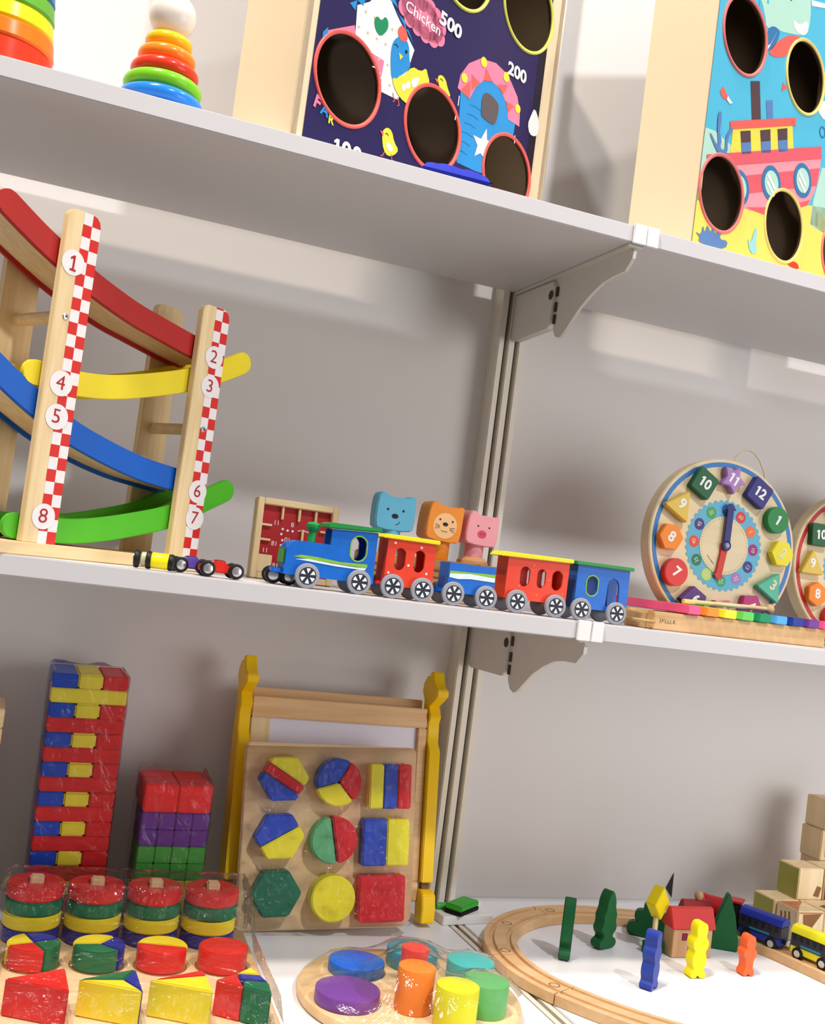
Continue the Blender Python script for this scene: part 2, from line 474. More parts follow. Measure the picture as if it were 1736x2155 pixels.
def toss_box(name, label, loc, rz, w, dep, h, front, holes, side, edge=0.0):
    t = thing(name, label, 'toss game box', loc, (0, 0, rz))
    s = S()
    for x0, x1 in ((-edge, .009-edge), (w-.009, w)): s.box(x0, x1, 0, dep, 0, h, side, .0006)
    s.box(.009-edge, w-.009, .0045, dep, 0, .008, side); s.box(.009-edge, w-.009, .0045, dep, h-.008, h, side)
    s.build('box_body', t)
    s = S(); s.box(.009-edge, w-.009, dep-.006, dep-.0005, .008, h-.008, MDF); s.build('back_panel', t, 'inside of back panel, brown darkened as shade')
    s = S(); rect = [(-edge, .0), (w, .0), (w, h), (-edge, h)]
    cut_sheet(s, rect, 0, side, holes); cut_sheet(s, rect, .004, MDF, holes)
    for c in holes:
        s.lathe([(c[2], 0), (c[2], .004)], MDF, (c[0], 0, c[1]), 'y', 40) if False else None
        b = bmesh.new(); n = 40
        A = [b.verts.new((c[0]+c[2]*math.cos(2*PI*i/n), 0, c[1]+c[2]*math.sin(2*PI*i/n))) for i in range(n)]
        B = [b.verts.new((v.co.x, .004, v.co.z)) for v in A]
        for i in range(n): b.faces.new((A[i], A[(i+1) % n], B[(i+1) % n], B[i]))
        s.add(b, MDF)
    s.build('front_panel', t)
    return t
def rim(t, c, m, d0=-.0028, wd=.0034):
    s = S(); r = c[2]
    n = 48; b = bmesh.new(); rows = []
    for rr, y in ((r-.0008, -.0002), (r-.0008, d0+.001), (r+.0006, d0), (r+wd-.001, d0), (r+wd, d0+.001), (r+wd, -.0002)):
        rows.append([b.verts.new((c[0]+rr*math.cos(2*PI*i/n), y, c[1]+rr*math.sin(2*PI*i/n))) for i in range(n)])
    for A, B in zip(rows, rows[1:]):
        for i in range(n): b.faces.new((A[i], A[(i+1) % n], B[(i+1) % n], B[i]))
    bmesh.ops.recalc_face_normals(b, faces=b.faces)
    s.add(b, m); s.build('hole_rim', t)

# --- navy farm box
INK = mat('navy_print', (38, 30, 82), .4, .03, spec=.3); CORAL = mat('coral_print', (232, 98, 88), .4, .03)
PPINK = mat('pink_print', (232, 128, 160), .4, .03); PBLUE = mat('blue_print', (40, 142, 208), .4, .03)
PYEL = mat('yellow_print', (226, 220, 66), .4, .03); PGRN = mat('green_print', (30, 140, 92), .4, .03)
PWHT = mat('white_print', (240, 236, 232), .4, .02); PLIME = mat('lime_print', (206, 206, 92), .4, .03)
PGREY = mat('grey_print', (92, 82, 84), .5, .03)
HN = [(.0511, .0861, .0463), (.1895, .0880, .0463), (.3325, .0865, .0463), (.3354, .2993, .0500), (.211, .290, .0460), (.075, .30, .046)]
nb = toss_box('toss_game_box', 'navy farm toss game box with round holes and printed hen', (-0.3921, -0.285, ZT), R(27.5), .41, .10, .46, INK, HN, CREAMSIDE, .016)
a = S(); K = -.0006
def art(pts, lev, m, holes=HN, clip=(.0005, .382, .001, .459), sm=0):
    p = mm(pts)
    if sm: p = smooth2(p, sm)
    cut_sheet(a, p, K-.00022*lev, m, [(c[0], c[1], c[2]) for c in holes], clip)
art([(0, 1), (382, 1), (382, 459), (0, 459)], 0, INK, clip=None)
art([(368, 0), (382, 0), (382, 459), (368, 459)], 1, mat('black_trim', (34, 28, 44), .4), clip=None)
art([(50, 167), (67, 179), (81, 200), (97, 196), (110, 184), (143, 160), (128, 96), (99, 94), (53, 133)], 1, PWHT)
for i in range(26):
    u = 56+(i % 6)*14+(i//6 % 2)*7; z = 106+(i//6)*20
    if inside((u, z), [(52, 167), (81, 197), (108, 184), (138, 160), (127, 99), (99, 97), (56, 133)]):
        a.disc(u*.001, z*.001, .0016, K-.0005, mat('gold_dot', (206, 190, 140), .5), n=8)
art([(87, 167), (92, 175), (98, 171), (98, 162), (89, 150), (80, 154), (76, 163), (80, 170)], 3, PGRN, sm=1)
art([(13, 122), (50, 145), (56, 128), (99, 128), (98, 110), (85, 100), (52, 128), (18, 114)], 2, PPINK)
art([(8, 118), (14, 126), (16, 115), (9, 104)], 3, PBLUE)
for i in range(4): a.stroke(mm([(66+i*8, 120-i*3), (71+i*8, 121-i*3)]), .0012, K-.0011, PWHT) if i > 1 else None
art([(111, 159), (123, 168), (134, 161), (136, 148), (141, 138), (125, 122), (114, 111), (108, 132), (107, 149)], 3, PBLUE, sm=2)
art([(113, 171), (119, 178), (128, 173), (130, 164), (122, 159), (115, 163)], 4, CORAL, sm=1)
art([(114, 116), (121, 117), (125, 123), (131, 124), (142, 141), (157, 141), (165, 149), (169, 142), (173, 137), (172, 131), (154, 108), (144, 97), (130, 99), (118, 107)], 4, PYEL, sm=1)
for q in ([(129, 112), (133, 118), (138, 114), (134, 107)], [(135, 118), (141, 124), (144, 119), (139, 112)], [(142, 125), (154, 134), (157, 130), (149, 117)]):
    art(q, 5, PWHT, sm=1)
art([(119, 146), (126, 145), (122, 139)], 5, PYEL)
a.disc(.130, .152, .0019, K-.0013, BLACK, n=10)
a.stroke(mm([(110, 151), (113, 153), (117, 151)]), .001, K-.0013, BLACK)
art([(185, 148), (192, 153), (200, 150), (204, 143), (213, 134), (199, 132), (190, 138)], 3, PYEL, sm=1)
art([(181, 144), (187, 145), (186, 140)], 4, CORAL)
a.stroke(mm([(190, 146), (192, 148), (195, 146)]), .0009, K-.0012, BLACK)
art([(110, 54), (117, 61), (125, 59), (130, 49), (139, 43), (133, 35), (123, 30), (115, 35), (111, 46)], 3, PYEL, sm=1)
art([(118, 44), (123, 46), (130, 41), (127, 36), (120, 38)], 4, PWHT, sm=1)
art([(106, 53), (112, 53), (112, 48)], 4, CORAL)
a.stroke(mm([(115, 52), (117, 54), (120, 52)]), .0009, K-.0012, BLACK)
for q in ([(117, 33), (115, 28), (112, 27)], [(128, 34), (130, 28), (133, 29)], [(118, 100), (122, 92), (119, 91)], [(126, 98), (130, 91), (127, 89)]):
    a.stroke(mm(q), .0013, K-.0010, CORAL)
art([(228, 150), (235, 163), (250, 178), (269, 186), (300, 190), (318, 178), (337, 160), (335, 130), (322, 100), (300, 72), (270, 68), (237, 66)], 1, PBLUE)
for i in range(6): a.stroke(mm([(233+i*3, 80+i*12), (243+i*3, 82+i*12), (254+i*3, 81+i*12)]), .0008, K-.0007, mat('blue_line', (34, 118, 180), .4))
OUT = [(222, 150), (224, 167), (236, 186), (256, 201), (285, 208), (311, 204), (334, 186), (343, 168), (345, 152)]
INN = [(321, 152), (316, 168), (299, 181), (279, 184), (266, 178), (254, 165), (245, 146)]
art(OUT+INN, 2, PPINK)
for i in range(5):
    p, q = (245, 146), (0, 0)
for tri in ([(228, 150), (245, 146), (243, 168)], [(247, 158), (260, 172), (243, 176)], [(266, 178), (283, 184), (268, 194)], [(292, 184), (306, 177), (312, 192)], [(312, 172), (319, 160), (330, 172)]):
    art(tri, 3, CORAL)
for x, z, r in ((231, 166, 5.5), (262, 199, 6), (307, 200, 6), (337, 172, 5.5)): a.disc(x*.001, z*.001, r*.001, K-.001, PYEL, n=20)
art([(267, 160), (276, 168), (297, 164), (301, 158), (299, 139), (293, 133), (272, 135), (269, 138)], 4, PGREY, sm=1)
a.stroke(mm([(226, 142), (226, 130)]), .0015, K-.001, PWHT); a.stroke(mm([(225, 122), (224, 112)]), .0015, K-.001, PWHT); a.stroke(mm([(338, 138), (339, 128)]), .0015, K-.001, PWHT)
art([(283, 125), (286, 112), (298, 113), (287, 100), (289, 88), (277, 92), (267, 85), (270, 99), (260, 108), (275, 109)], 3, PWHT)
art([(371, 188), (384, 174), (385, 160), (379, 152), (367, 151), (361, 162), (365, 174)], 3, PWHT, sm=1, clip=None)
art([(113, 206), (122, 214), (134, 214), (145, 220), (160, 223), (167, 216), (182, 211), (187, 193), (178, 183), (168, 181), (156, 178), (140, 182), (128, 183), (115, 193)], 2, PPINK, sm=2)
for x_, z_, r_ in ((120, 209, 10), (133, 211, 10), (147, 216, 9), (160, 217, 9), (171, 212, 10), (180, 203, 10), (181, 191, 9), (171, 185, 9), (157, 184, 9), (143, 186, 9), (129, 189, 9), (118, 197, 9)):
    a.disc(x_*.001, z_*.001, r_*.001, K-.00044, PPINK, n=24)
a.text('Chicken', .0165, .1500, .1995, K-.0012, PWHT, R(-3), bold=.0001, sx=1.12)
a.text('500', .0215, .1955, .213, K-.0014, PWHT, R(-4), bold=.0007, sx=1.25)
a.text('200', .0215, .327, .2135, K-.0010, PWHT, R(3), bold=.0007, sx=1.2)
a.num('100', .024, .063, .0125, K-.0010, PWHT, R(3), bold=.0008, sx=1.15)
a.text('F', .0185, .0130, .0455, K-.0010, PPINK, R(-12), bold=.0008)
a.text('A', .0160, .0245, .0415, K-.0010, PBLUE, R(-5), bold=.0006)
a.text('R', .0125, .0345, .0355, K-.0010, PYEL, R(0), bold=.0005)
for q in ([(39, 164), (49, 172), (48, 160)], [(49, 172), (61, 180), (58, 170)], [(94, 196), (101, 202), (109, 192)], [(106, 190), (112, 186), (123, 176)], [(113, 186), (122, 184), (127, 174)], [(126, 176), (129, 177), (140, 166)]):
    art(q, 2, PBLUE)
art([(247, 276), (300, 292), (300, 330), (247, 330)], 2, PGRN)
art([(20, 200), (45, 190), (60, 215), (30, 240)], 2, PGRN)
a.build('printed_artwork', nb)
for c, m_ in zip(HN, (CORAL, CORAL, CORAL, PLIME, PLIME, CORAL)): rim(nb, c, m_)

# --- turquoise sea box
TURQ = mat('turquoise_print', (84, 182, 212), .3, .03); SEA = mat('sea_green_print', (176, 216, 198), .4, .02)
SAND = mat('sand_print', (232, 214, 100), .4, .03); SHIPR = mat('ship_red_print', (220, 92, 104), .4, .03)
SHIPP = mat('ship_pink_print', (240, 150, 160), .4, .02); SLATE = mat('slate_print', (92, 128, 178), .4, .03)
PBRN = mat('brown_print', (84, 62, 66), .5, .03); RINGB = mat('porthole_blue_print', (58, 118, 166), .4, .03)
HT = [(.0605, .3008, .0470), (.2085, .3066, .0470), (.0493, .0935, .0457), (.197, .098, .0460), (.345, .104, .046), (.350, .31, .047)]
tb = toss_box('toss_game_box', 'turquoise sea toss game box with round holes and printed ship', (0.1039, -0.25, ZT), R(20.5), .41, .10, .46, TURQ, HT, CREAMSIDE)
a = S()
def art2(pts, lev, m, sm=0):
    p = mm(pts)
    if sm: p = smooth2(p, sm)
    cut_sheet(a, p, K-.00022*lev, m, HT, (.0006, .4094, .001, .459))
art2([(0, 0), (410, 0), (410, 460), (0, 460)], 0, TURQ)
art2([(0, 160), (20, 163), (60, 158), (60, 70), (0, 70)], 1, SEA)
art2([(262, 153), (275, 205), (300, 212), (340, 200), (410, 205), (410, 120), (262, 120)], 1, SEA)
art2([(0, 0), (0, 84), (60, 92), (107, 98), (170, 118), (231, 139), (300, 156), (410, 150), (410, 0)], 1, SAND)
art2([(60, 420), (75, 370), (98, 345), (104, 329), (122, 339), (135, 339), (171, 350), (201, 361), (205, 385), (198, 420)], 1, SEA, sm=1)
for i in range(9): a.disc((84+(i*17) % 34)*.001, (352+(i*11) % 40)*.001, .0022, K-.0005, TURQ, n=8)
art2([(162, 368), (170, 366), (182, 368), (199, 382), (201, 365), (191, 357), (170, 355)], 2, PWHT, sm=1)
for q in ([(140, 385), (143, 396), (141, 404)], [(152, 388), (158, 396), (160, 406)]): a.stroke(mm(q), .002, K-.0008, BLACK)
art2([(107, 330), (120, 340), (137, 340), (132, 323), (121, 307), (109, 303)], 2, RINGB, sm=1)
art2([(110, 308), (118, 315), (130, 338), (120, 318), (112, 304)], 3, PWHT)
art2([(113, 301), (126, 318), (141, 331), (158, 344), (178, 351), (190, 352), (167, 338), (161, 317), (139, 305), (125, 301)], 2, CORAL, sm=1)
art2([(21, 214), (27, 222), (33, 217), (50, 209), (43, 206), (38, 208), (26, 208)], 2, CORAL)
art2([(38, 214), (50, 209), (43, 206), (37, 209)], 3, PWHT)
art2([(156, 279), (168, 276), (155, 266)], 2, CORAL)
art2([(201, 411), (237, 422), (238, 416), (204, 404)], 2, PWHT)
art2([(83, 251), (103, 259), (116, 210), (97, 200)], 2, PBRN)
art2([(122, 241), (137, 247), (143, 222), (130, 215)], 2, SLATE)
art2([(57, 182), (189, 236), (199, 203), (57, 140)], 2, mat('cabin_yellow_print', (232, 214, 80), .4))
for q in ([(73, 182), (95, 191), (102, 163), (82, 155)], [(116, 199), (139, 209), (146, 180), (125, 172)], [(155, 215), (178, 225), (185, 196), (164, 187)]):
    art2(q, 3, PBRN)
    mid = [((q[0][0]+q[3][0])/2, (q[0][1]+q[3][1])/2), ((q[1][0]+q[2][0])/2, (q[1][1]+q[2][1])/2), q[2], q[3]]
    art2(mid, 4, SLATE)
art2([(49, 186), (196, 246), (198, 236), (51, 176)], 4, CORAL)
art2([(14, 118), (270, 218), (270, 191), (262, 165), (252, 146), (140, 98), (105, 92), (80, 90), (20, 100)], 2, SHIPP)
art2([(60, 118), (269, 202), (266, 176), (85, 104)], 3, SHIPR)
art2([(9, 129), (267, 232), (271, 216), (14, 115)], 4, SHIPR)
art2([(105, 94), (180, 118), (254, 152), (248, 143), (180, 108), (146, 98)], 4, SHIPR)
for x, z in ((155, 142), (229, 171), (84, 112)):
    art2([(q_[0]*1000, q_[1]*1000) for q_ in ngon(x*.001, z*.001, .0230, 32)], 5, RINGB)
    art2([(q_[0]*1000, q_[1]*1000) for q_ in ngon(x*.001, z*.001, .0165, 28)], 6, SEA)
    for k in (-6, 3):
        if x > 90: a.stroke(mm([(x-11, z+k+5), (x+9, z+k-8)]), .0046, K-.0017, PWHT)
art2(smooth2([(28, 140), (9, 156), (13, 157), (24, 149), (30, 148), (24, 166), (22, 187), (29, 191), (31, 178), (29, 166), (36, 156), (34, 146), (45, 146), (43, 164), (53, 181), (57, 178), (48, 162), (51, 146), (40, 136)], 1), 5, SLATE)
art2([(11, 22), (16, 27), (3, 32), (17, 31), (18, 45), (24, 35), (27, 48), (36, 39), (40, 51), (44, 40), (61, 52), (54, 37), (74, 41), (71, 30), (40, 22)], 4, SLATE, sm=1)
art2([(115, 58), (124, 52), (130, 75), (136, 74), (135, 56), (142, 45), (125, 40)], 4, mat('pale_weed_print', (150, 206, 206), .4), sm=1)
art2([(213, 52), (226, 59), (240, 60), (246, 53), (228, 50)], 4, BRED, sm=1)
a.ringsheet(.266, .252, .006, .008, K-.0008, RINGB, n=24)
art2([(246, 275), (271, 268), (285, 285), (268, 297), (250, 290)], 2, PWHT, sm=1)
a.build('printed_artwork', tb)
SALMON = mat('salmon_print', (222, 116, 112), .4, .03); BUTTER = mat('butter_print', (228, 206, 120), .4, .03)
for c, m_ in zip(HT, (SALMON, BUTTER, SALMON, BUTTER, SALMON, BUTTER)): rim(tb, c, m_)

# --- blue bean bag over the shelf edge
s = S()
T = Matrix.Translation((-0.2225, -0.2825, ZT+.0002)) @ Matrix.Rotation(R(-2), 4, 'Z')
b = bmesh.new(); nx, ny = 14, 8; tops = []; bots = []
for i in range(nx+1):
    rt_, rb_ = [], []
    for j in range(ny+1):
        u, v = i/nx*2-1, j/ny*2-1
        e = max(0, (1-u**4)*(1-v**4))
        x, y = u*.040, v*.0165
        rt_.append(b.verts.new((x, y, .0035+.0105*e**.5+.001*math.sin(9*u+4*v)*e)))
        rb_.append(b.verts.new((x, y, .0035-.0035*min(1, e*3)**.5)))
    tops.append(rt_); bots.append(rb_)
for i in range(nx):
    for j in range(ny):
        b.faces.new((tops[i][j], tops[i+1][j], tops[i+1][j+1], tops[i][j+1]))
        b.faces.new((bots[i][j], bots[i][j+1], bots[i+1][j+1], bots[i+1][j]))
bmesh.ops.remove_doubles(b, verts=b.verts, dist=1e-5)
bmesh.ops.recalc_face_normals(b, faces=b.faces)
s.add(b, mat('royal_blue_felt', (40, 52, 176), .8, .12, 400), T)
tag(s.build('bean_bag'), 'small royal blue bean bag on the shelf edge before the navy box', 'bean bag')
# ================================================================ middle shelf
# --- car ramp tower
rp = thing('car_ramp_tower', 'wooden zigzag car ramp tower with numbered checkered posts and coloured tracks', 'toy ramp', (-0.5991, -0.285, ZM), (0, 0, R(31)))
s = S(); s.box(-.130, .236, -.004, .096, 0, .0125, WOODX, .001); s.build('base_plate', rp)
CIRC = mat('sticker_white', (238, 232, 230), .5, .01); CHK = mat('sticker_red', (214, 42, 34), .45, .04)
def post_outline(x0, x1, z1, r=.010):
    return [(x0, .0125), (x1, .0125)]+[(x1-r+r*math.cos(R(a)), z1-r+r*math.sin(R(a))) for a in (0, 30, 60, 90)]+[(x0+r*.8+r*.8*math.cos(R(a)), z1-r*.8+r*.8*math.sin(R(a))) for a in (90, 120, 150, 180)]
def post(x0, x1, z1, v0, v1, nums=None, sq=.0098, screw=None):
    s = S(); s.prism(post_outline(x0, x1, z1), v0, v1, WOODZ, 'xz', .0007)
    o = s.build('post', rp)
    if nums:
        s = S(); zc = .0125; row = 0
        out = post_outline(x0+.0002, x1-.0002, z1-.0002)
        while zc < z1:
            for k in range(2):
                xa = x1-2*sq+k*sq
                m_ = CHK if (row+k) % 2 else CIRC
                za, zb = zc, min(zc+.0118, z1)
                cut_sheet(s, [(xa, za), (xa+sq, za), (xa+sq, zb), (xa, zb)], v0-.0002, m_) if zb < z1-.011 else \
                    cut_poly(s, [(xa, za), (xa+sq, za), (xa+sq, zb), (xa, zb)], out, v0-.0002, m_)
            zc += .0118; row += 1
        for n_, x, z in nums:
            s.disc(x, z, .0122, v0-.0005, CIRC, n=36)
            s.num(n_, .0195, x-.0005, z, v0-.0008, mat('digit_red', (176, 34, 34), .5), R(-2), bold=-.00005, sx=1.08, serif=True)
        s.build('checkered_sticker', rp, 'red and white checkered sticker with numbered circles')
    if screw:
        s = S(); s.lathe([(0, -.0012), (.0026, -.0010), (.0034, 0), (.0034, .0006)], CHROME, (screw[0], v0-.0003, screw[1]), 'y', 16)
        s.lathe([(0, -.0016), (.0012, -.0014)], DARK, (screw[0], v0-.0003, screw[1]), 'y', 6)
        s.build('screw', rp)
def cut_poly(s, pts, out, d, m_):
    vs = [Vector(p) for p in pts]+[Vector(p) for p in out]; n = len(pts)
    es = [(i, (i+1) % n) for i in range(n)]+[(n+i, n+(i+1) % len(out)) for i in range(len(out))]
    V, _, F, *_ = delaunay_2d_cdt(vs, es, [], 0, 1e-6)
    b = bmesh.new(); bv = [b.verts.new((v.x, d, v.y)) for v in V]
    for f in F:
        c = (sum(V[i].x for i in f)/len(f), sum(V[i].y for i in f)/len(f))
        if inside(c, pts) and inside(c, out): b.faces.new([bv[i] for i in f])
    for f in b.faces:
        f.normal_update()
        if f.normal.y > 0: f.normal_flip()
    s.add(b, m_)
post(-.003, .033, .331, 0, .0085, [('1', .0085, .280), ('4', .0145, .165), ('5', .0150, .133), ('8', .0165, .038)], screw=(.009, .228))
post(.171, .208, .286, 0, .0085, [('2', .194, .232), ('3', .194, .200), ('6', .197, .086), ('7', .198, .057)], screw=(.193, .153))
post(-.012, .026, .331, .080, .0885)
post(.172, .210, .291, .080, .0885)
for u, z in ((.009, .228), (.190, .152)):
    s = S(); s.cyl((u, .0085, z), .0062, .0715, WOODX, 'y'); s.build('dowel', rp)
def track(name, cl, m, hw=.0122, flr=.005):
    """channel track: two rounded side rails and a floor between them"""
    P = [Vector(p) for p in mm(cl)]
    # densify with Catmull-Rom
    D = []
    for i in range(len(P)-1):
        a, b_, c, d = P[max(i-1, 0)], P[i], P[i+1], P[min(i+2, len(P)-1)]
        for k in range(6):
            t = k/6
            D.append(.5*((2*b_)+(-a+c)*t+(2*a-5*b_+4*c-d)*t*t+(-a+3*b_-3*c+d)*t**3))
    D.append(P[-1])
    def nrm(i):
        t = (D[min(i+1, len(D)-1)]-D[max(i-1, 0)]).normalized(); return Vector((-t.y, t.x)), t
    up_, dn = [], []
    for i, p in enumerate(D):
        n, t = nrm(i); up_.append(p+n*hw); dn.append(p-n*hw)
    n0, t0 = nrm(0); n1, t1 = nrm(len(D)-1)
    c0 = [D[0]+n0*hw*math.cos(R(q))*-1-t0*hw*math.sin(R(q)) for q in (30, 60, 90, 120, 150)]
    c1 = [D[-1]+n1*hw*math.cos(R(q))+t1*hw*math.sin(R(q)) for q in (30, 60, 90, 120, 150)]
    out = up_+c1+dn[::-1]+c0
    t_ = thing  # noqa
    root = None
    s = S()
    s.prism([(p.x, p.y) for p in out], .0105, .0160, m, 'xz', .0008)
    fr = s.build('track', rp)
    s = S(); s.prism([(p.x, p.y) for p in out], .0690, .0745, m, 'xz', .0008); s.build('rear_rail', fr)
    fl = []
    top = [p-nrm(i)[0]*(hw-flr-.0035) for i, p in enumerate(D)]; bot = [p-nrm(i)[0]*(hw-flr+.0010) for i, p in enumerate(D)]
    s = S(); s.prism([(p.x, p.y) for p in top+bot[::-1]], .0159, .0691, WOODX, 'xz'); s.build('track_floor', fr, 'bare wooden track floor')
track('red', [(-58, 317), (-36, 305), (-12, 293), (36, 272), (90, 255), (130, 247), (175, 239), (204, 235)], mat('ramp_red', (176, 36, 30), .45))
track('yellow', [(-8, 171), (36, 170), (74, 174), (115, 184), (174, 203), (220, 224), (246, 238)], mat('ramp_yellow', (236, 212, 40), .42))
track('blue', [(-110, 208), (-78, 188), (-43, 166), (-8, 146), (38, 124), (84, 110), (130, 100), (178, 95), (202, 93)], mat('ramp_blue', (6, 90, 186), .42))
track('green', [(-6, 26), (41, 26), (83, 31), (130, 42), (178, 57), (222, 80), (247, 93)], mat('ramp_green', (78, 180, 30), .42))

# --- little metal cars
def small_car(name, label, loc, rz, m, band=None, L=.029, r=.0078):
    t = thing(name, label, 'toy car', loc, (0, 0, rz), 'little metal cars by the ramp')
    s = S()
    prof = [(-L/2-.006, .005), (L/2+.006, .005), (L/2+.0075, .009), (L/2+.001, .0115), (L*.22, .0125), (L*.10, .0172), (-L*.22, .0172), (-L*.36, .0130), (-L/2-.0075, .0115)]
    s.prism(prof, -.0075, .0075, m, 'xz', .0012); s.build('body', t)
    s = S(); s.prism([(L*.2, .0128), (L*.1, .0176), (-L*.2, .0176), (-L*.33, .0130)], -.0060, .0060, BLACK, 'xz', .0008); s.build('window_band', t)
    for x in (-L/2, L/2):
        for y, sg in ((-.0125, -1), (.0080, 1)):
            s = S(); s.cyl((x, y, r+.0003), r, .0045, mat('tyre_black', (22, 20, 22), .5), 'y', .0012)
            w = s.build('wheel', t)
            s = S(); yy = y-.0004 if sg < 0 else y+.0041
            s.cyl((x, yy, r+.0003), r*.62, .0008, CHROME, 'y', .0003); s.build('hub', w)
    return t
small_car('toy_car', 'tiny red car with chrome hubs at the shelf edge right of the ramp', (-.4115, -.2710, ZM), R(2), mat('car_red', (214, 44, 36), .25))
small_car('toy_car', 'tiny purple car half hidden behind the red car', (-.4360, -.2480, ZM), R(8), mat('car_purple', (104, 78, 176), .25))
# yellow racer lying nose out
yc = thing('toy_car', 'tiny yellow car with black wheels at the ramp base', 'toy car', (-.4780, -.2730, ZM), (0, 0, R(-14)), 'little metal cars by the ramp')
s = S(); s.cyl((-.002, 0, .0095), .0078, .0175, mat('car_yellow', (242, 226, 24), .25), 'x', .0015); s.build('body', yc)
s = S(); s.cyl((-.0115, 0, .0095), .0070, .0065, mat('car_silver', (190, 186, 150), .3), 'x', .001); s.build('nose', yc, 'silver nose')
for x, r in ((-.0180, .0088), (-.0065, .0088), (.0150, .0082)):
    s = S(); s.cyl((x, 0, .0092), r, .0050, mat('tyre_black', (22, 20, 22), .5), 'x', .0012); w = s.build('wheel', yc)
    if x < -.01:
        s = S(); s.cyl((x-.0008, 0, .0092), .0058, .0010, CHROME, 'x', .0003); s.build('hub', w)
small_car('toy_car', 'tiny olive car behind the locomotive front wheel', (-.3440, -.2470, ZM), R(-4), mat('car_olive', (120, 140, 40), .3), L=.017, r=.0088)

# --- magnetic maze board
MZ = thing('maze_board', 'square wooden framed red maze board leaning behind the locomotive', 'maze toy', (-0.3525, -0.138, ZM), (R(-5), 0, R(1)))
s = S()
for q in ((0, .0075, 0, .093), (.0905, .098, 0, .093)): s.box(q[0], q[1], -.006, .012, q[2], q[3], WOODZ, .0008)
for q in ((.0076, .0904, 0, .0075), (.0076, .0904, .0855, .093)): s.box(q[0], q[1], -.006, .012, q[2], q[3], WOODX, .0008)
s.build('frame', MZ)
s = S(); s.box(.0076, .0904, .002, .008, .0076, .0854, mat('maze_red', (176, 38, 42), .4))
for n_, x, z in (('11', .026, .066), ('8', .045, .066), ('10', .069, .066), ('10', .041, .048), ('18', .026, .042), ('11', .016, .033), ('10', .042, .031), ('18', .030, .017)):
    s.text(n_, .0075, x, z, .0017, WHITE, mirror=True)
for x, z in ((.034, .060), (.040, .059), (.046, .059), (.033, .054), (.035, .047), (.034, .041), (.034, .034)): s.disc(x, z, .0014, .0017, WHITE, n=12)
s.stroke([(.052, .060), (.058, .0615), (.064, .060), (.072, .0605)], .0016, .0016, mat('pale_pink_line', (236, 190, 190), .5))
s.stroke([(.034, .027), (.040, .0255), (.047, .0265)], .0014, .0016, mat('pale_pink_line', (236, 190, 190), .5))
s.build('panel', MZ, 'red panel with white marks')
for x0, x1, z0, z1 in ((.030, .0325, .0705, .0854), (.050, .0525, .0705, .0854), (.070, .0725, .0705, .0854), (.0077, .020, .061, .0635), (.0077, .020, .044, .0465), (.078, .0903, .061, .0635), (.056, .0585, .044, .062), (.044, .0560, .044, .0465), (.0077, .024, .0077, .0280)):
    s = S(); s.box(x0, x1, -.003, .0019, z0, z1, WOODZ, .0004); s.build('wall_peg', MZ)

